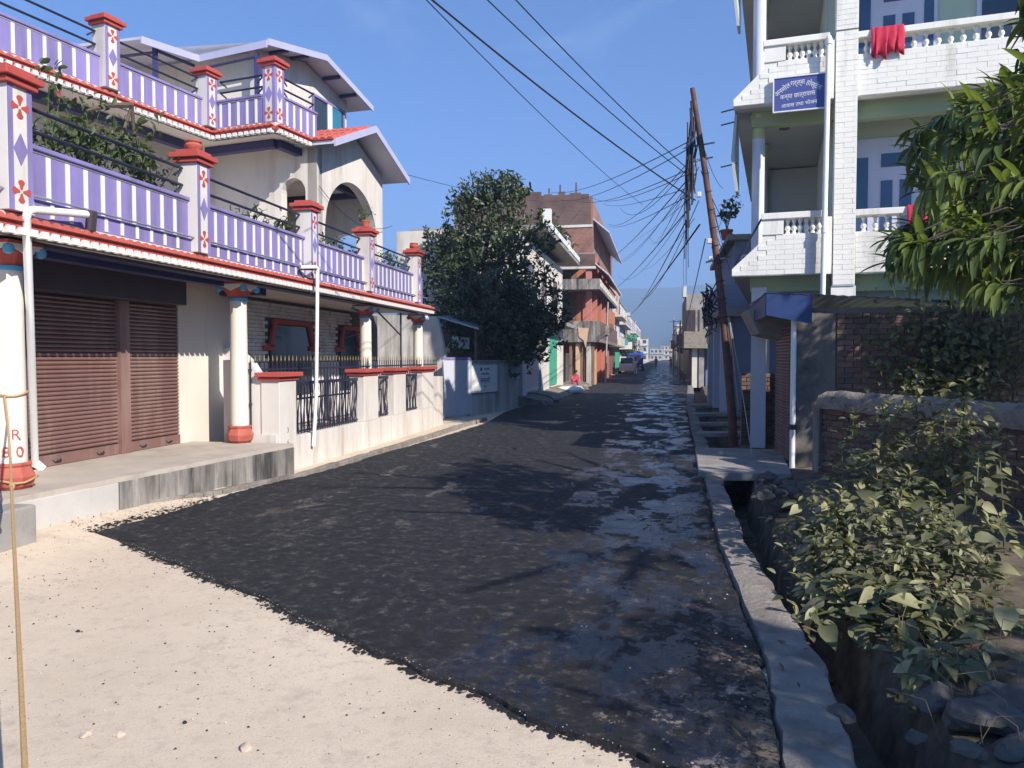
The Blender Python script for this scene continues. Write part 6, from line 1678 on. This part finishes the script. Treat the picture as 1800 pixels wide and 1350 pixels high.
# ================================================================== NEAR VEGETATION on the right
BU = thing('roadside_bush', 'dusty green leafy bush filling the ditch bank before the brick wall', 'bush', (2.0, 6.3, 0))
lv = []; lv2 = []; st = MB()
rb = random.Random(5)
tips = []
def uv(px_, py_, Y): return PY(px_, py_, Y)
for (x, y, Y, n_) in [(1612, 668, 7.3, 16), (1590, 700, 7.2, 14), (1700, 690, 7.1, 14), (1660, 735, 7.0, 16), (1560, 720, 7.4, 12), (1690, 720, 7.2, 16), (1755, 770, 6.8, 10), (1640, 760, 7.0, 18), (1500, 740, 7.3, 10), (1480, 800, 7.0, 12), (1545, 800, 6.8, 14), (1720, 800, 6.7, 10), (1600, 840, 6.5, 18), (1480, 880, 6.4, 14), (1540, 900, 6.2, 18), (1640, 900, 6.1, 18), (1450, 950, 6.1, 14), (1500, 980, 5.9, 18), (1590, 970, 5.8, 18), (1690, 960, 5.8, 14), (1430, 1040, 5.6, 12), (1480, 1060, 5.4, 16), (1560, 1050, 5.3, 18), (1650, 1040, 5.3, 14), (1740, 1010, 5.6, 12), (1400, 1000, 6.1, 8), (1580, 1130, 4.9, 10), (1680, 1120, 4.9, 10), (1770, 1090, 5.2, 8), (1760, 930, 6.2, 6), (1590, 1185, 4.3, 7), (1720, 1180, 4.5, 6), (1430, 870, 6.7, 8), (1385, 940, 6.6, 6), (1400, 1090, 5.2, 7)]:
    c = uv(x, y, Y)
    root = Vector((max(drr(Y) + .15, c.x + rb.uniform(-.25, .15)), c.y + rb.uniform(-.1, .3), -.05))
    m1 = root + (c - root) * .5 + Vector((rb.uniform(-.1, .1), rb.uniform(-.1, .1), .1))
    MB().tube([root, m1, c], [.012, .009, .004], 5).build('stem', M['stem'], BU)
    for k in range(n_ * 6):
        t = rb.uniform(.30, 1.03); p0 = root + (m1 - root) * (t * 2) if t < .5 else m1 + (c - m1) * ((t - .5) * 2)
        a = rb.random() * 6.28; d = Vector((math.cos(a), math.sin(a), rb.uniform(-.35, .45)))
        ln = rb.uniform(.05, .105) * (1.35 if t < .75 else .8) * (1.15 if Y < 5.6 else 1)
        sp_r = rb.uniform(.02, .20)
        p = p0 + d * sp_r + Vector((0, 0, rb.uniform(-.05, .08)))
        big_ = rb.random() < .28
        (lv if big_ else lv2).append((p, rotmat(d + Vector((0, 0, rb.uniform(-.8, .2))), Vector((rb.uniform(-.8, .8), rb.uniform(-.9, .4), 1)), ln * (1.2 if big_ else .85)), 0 if rb.random() < .75 else 1))
    for k in range(16):
        a = rb.random() * 6.28; d = Vector((math.cos(a), math.sin(a), rb.uniform(-.4, .5)))
        (lv if k < 4 else lv2).append((c + Vector((rb.gauss(0, .06), rb.gauss(0, .06), rb.uniform(-.22, .03))), rotmat(d, Vector((rb.uniform(-.5, .5), rb.uniform(-.6, .2), 1)), rb.uniform(.06, .12)), 0 if rb.random() < .6 else 1))
    for k in range(9):
        a = rb.random() * 6.28; d = Vector((math.cos(a), math.sin(a), .7))
        lv2.append((c + Vector((0, 0, .012 * k)), rotmat(d, (0, 0, 1), rb.uniform(.045, .085)), 0 if rb.random() < .3 else 1))
for k in range(14):
    q = uv(rb.uniform(1560, 1800), rb.uniform(1150, 1340), rb.uniform(3.4, 4.2)); q.z = max(q.z, .02)
    pass
foliage('leaf_mass', T_HEART, [M['leaf_bush'], M['leaf_bush_pale']], lv, BU, n_single=300)
foliage('sprig_leaves', T_OVAL, [M['leaf_bush'], M['leaf_bush_pale']], lv2, BU)
# darker undergrowth on the shed wall side
CR = thing('wall_creeper', 'dark creeper growing up the brick shed wall behind the coped wall', 'creeper', (5, 11.9, .4))
lv = []; st = MB()
for i in range(1700):
    x, y = random.gauss(1690, 75), random.gauss(630, 50)
    if y > 760 or x < 1500: continue
    q = PY(x, y, YS - random.uniform(.08, .7)); lv.append((q, rotmat(rnd_dir(-.2), rnd_dir(.6), random.uniform(.06, .13)), 0))
for k in range(10):
    x = random.gauss(1690, 60); a = PY(x, 760, YS - .3); MB().tube([Vector((a.x, a.y, 0)), a, PY(x + random.gauss(0, 40), 600, YS - .25)], [.02, .015, .006], 5).build('stem', M['bark'], CR)
foliage('leaf_mass', T_HEART, [M['leaf_bush']], lv, CR)
# dry weeds on the bank
lv = []
DW = MB()
for k in range(150):
    y = 2.9 + random.random() * 3.2; x = drr(y) + random.uniform(.0, 1.6); h = random.uniform(.08, .35); dx, dy = random.gauss(0, .12), random.gauss(0, .12)
    DW.tube([(x, y, -.1), (x + dx * .5, y + dy * .5, h * .6), (x + dx * 1.5, y + dy * 1.5, h * .8)], [.003, .002, .001], 3, False)
stuff(tag(DW.build('dry_weeds', M['dryvine']), 'dry thin weeds on the shaded bank at the bottom right', 'weeds'))

# mango tree: trunk stands outside the picture to the right
MT = thing('mango_tree', 'mango tree with drooping long leaves reaching in from the right', 'tree', (6.3, 5.0, 0))
tb = Vector((6.3, 5.0, 0))
m_ = MB(); m_.tube([tb - zax(.1), tb + Vector((-.1, 0, 1.2)), tb + Vector((-.2, .1, 2.4)), tb + Vector((-.1, .1, 4.2)), tb + Vector((0, 0, 6))], [.28, .22, .19, .13, .05], 12)
m_.build('trunk', M['bark'], MT, smooth=True)
BND = [(-2000, 1775), (0, 1772), (130, 1765), (160, 1690), (185, 1615), (215, 1570), (280, 1565), (330, 1590), (372, 1600), (385, 1535), (460, 1515), (475, 1600), (500, 1655), (530, 1700), (545, 3000), (3000, 3000)]
lv = []; lm_ = MB(); nacc = 0
rm = random.Random(11)
MC = Vector((6.2, 4.6, 4.6))
def cluster(c, young, big=1.0):
    nl_ = rm.randint(10, 16)
    ax = Vector((c.x - MC.x, c.y - MC.y, rm.uniform(-.6, .8))).normalized()
    lm_.tube([c - ax * .30 + Vector((0, 0, .08)), c - ax * .15 + Vector((0, 0, .02)), c], [.006, .005, .004], 4)
    o1 = ax.orthogonal().normalized(); o2 = ax.cross(o1)
    for j in range(nl_):
        a = rm.random() * 6.28
        dd = (o1 * math.cos(a) + o2 * math.sin(a)) * rm.uniform(.5, 1) + ax * rm.uniform(.1, .6) + Vector((0, 0, -.55 if not young else -.15))
        lv.append((c - ax * rm.uniform(0, .16), rotmat(dd, Vector((rm.uniform(-.2, .2), rm.uniform(-.2, .2), 1)), big * rm.uniform(.14, .25)), 1 if young else 0))
def over_bush(e):
    p = e - SUND * ((e.z - .9) / SUND.z)
    return 1.2 < p.x < 3.1 and 4.7 < p.y < 8.0
# the boughs that hang into the picture
while nacc < 470:
    x, y = rm.uniform(1500, 1960), rm.uniform(-140, 535)
    if x < lerp_tab(BND, y) + 22 or (x < 1800 and y > 505): continue
    if x < 1640 and 480 > y > 375 and rm.random() < .25: continue
    c = PY(x, y, rm.uniform(5.2, 7.4))
    if over_bush(c) and rm.random() < .15: continue
    nacc += 1
    cluster(c, rm.random() < (.42 if c.y < 6.2 else .2))
# the rest of the crown, out of sight, clumps placed for the shade they cast
nc2 = 0
while nc2 < 74:
    if rm.random() < .72: tg = Vector((rm.choice((rm.uniform(.1, 1.6), rm.uniform(.4, 4.6))), rm.uniform(2.7, 11.2), 0))
    else: tg = Vector((rm.uniform(2.0, 6.5), 12.3, rm.uniform(.4, 2.5)))
    if tg.y < 4.2 and tg.x < .55: continue
    if .3 < tg.x < 2.2 and 5.0 < tg.y < 9.5 and tg.z == 0 and rm.random() < .97: continue
    h_ = rm.uniform(3.2, 7.2)
    c = tg + SUND * ((h_ - tg.z) / SUND.z)
    if c.x > 11.5: continue
    x, y, d = pix(c)
    if d > 0 and x < 1990 and y > -300: continue
    nc2 += 1
    for q in range(15):
        e_ = c + Vector((rm.gauss(0, .36), rm.gauss(0, .36), rm.gauss(0, .30)))
        x, y, d = pix(e_)
        if d > 0 and x < 1850 and y > -120: continue
        if over_bush(e_) and rm.random() < .9: continue
        cluster(e_, False, 1.15)
for k in range(16):
    a = rm.random() * 6.28; e_ = Vector((6.2 + 3.6 * math.cos(a), 4.6 + 4.4 * math.sin(a), rm.uniform(3.4, 6.2)))
    x, y, d = pix(e_)
    if d > 0 and x < 1790: continue
    s0 = tb + Vector((-.15, .1, rm.uniform(2.2, 4.5))); lm_.tube([s0, (s0 + e_) / 2 + zax(.4), e_], [.09, .06, .02], 6)
for (x, y, Y) in ((1775, 90, 6.2), (1700, 300, 6.6)):
    e_ = PY(x, y, Y); s0 = PY(1880, y - 120, Y - .5); lm_.tube([tb + Vector((-.15, .1, 3.2)), s0, (s0 + e_) / 2 + zax(.1), e_], [.05, .02, .012, .005], 6)
lm_.build('limb', M['bark'], MT)
foliage('crown', T_LANCE, [M['leaf_mango'], M['leaf_mango_young']], lv, MT, n_single=300)

# fallen leaves on the ditch edge
for i in range(30):
    y = 3 + random.random() ** 1.4 * 7; x = random.uniform(rr(y) - .6, ko(y))
    me = leaf_mesh('fallen_leaf', T_LANCE, M['deadleaf']) if i == 0 else me
    o = bpy.data.objects.new('fallen_leaf', me); COL.objects.link(o); o.location = (x, y, .045); s = random.uniform(.05, .1); o.scale = (s, s, s * .5); o.rotation_euler = (random.uniform(-.2, .2), random.uniform(-.3, .3), random.random() * 6)
    tag(o, 'brown fallen leaf on the tar beside the ditch kerb', 'leaf', 'fallen leaves at the ditch edge')

# ================================================================== HAZE
mh = bpy.data.materials.new('haze_air'); mh.use_nodes = True
nn2 = mh.node_tree.nodes; nn2.remove(nn2['Principled BSDF'])
pv = nn2.new('ShaderNodeVolumePrincipled'); pv.inputs['Color'].default_value = (.42, .63, 1.0, 1); pv.inputs['Density'].default_value = HAZE_D
pv.inputs['Anisotropy'].default_value = 0.0
mh.node_tree.links.new(pv.outputs[0], nn2['Material Output'].inputs['Volume'])
hz = MB().box((-2900, -400, -6), (2900, 2600, 300)).build('haze', mh); stuff(hz)
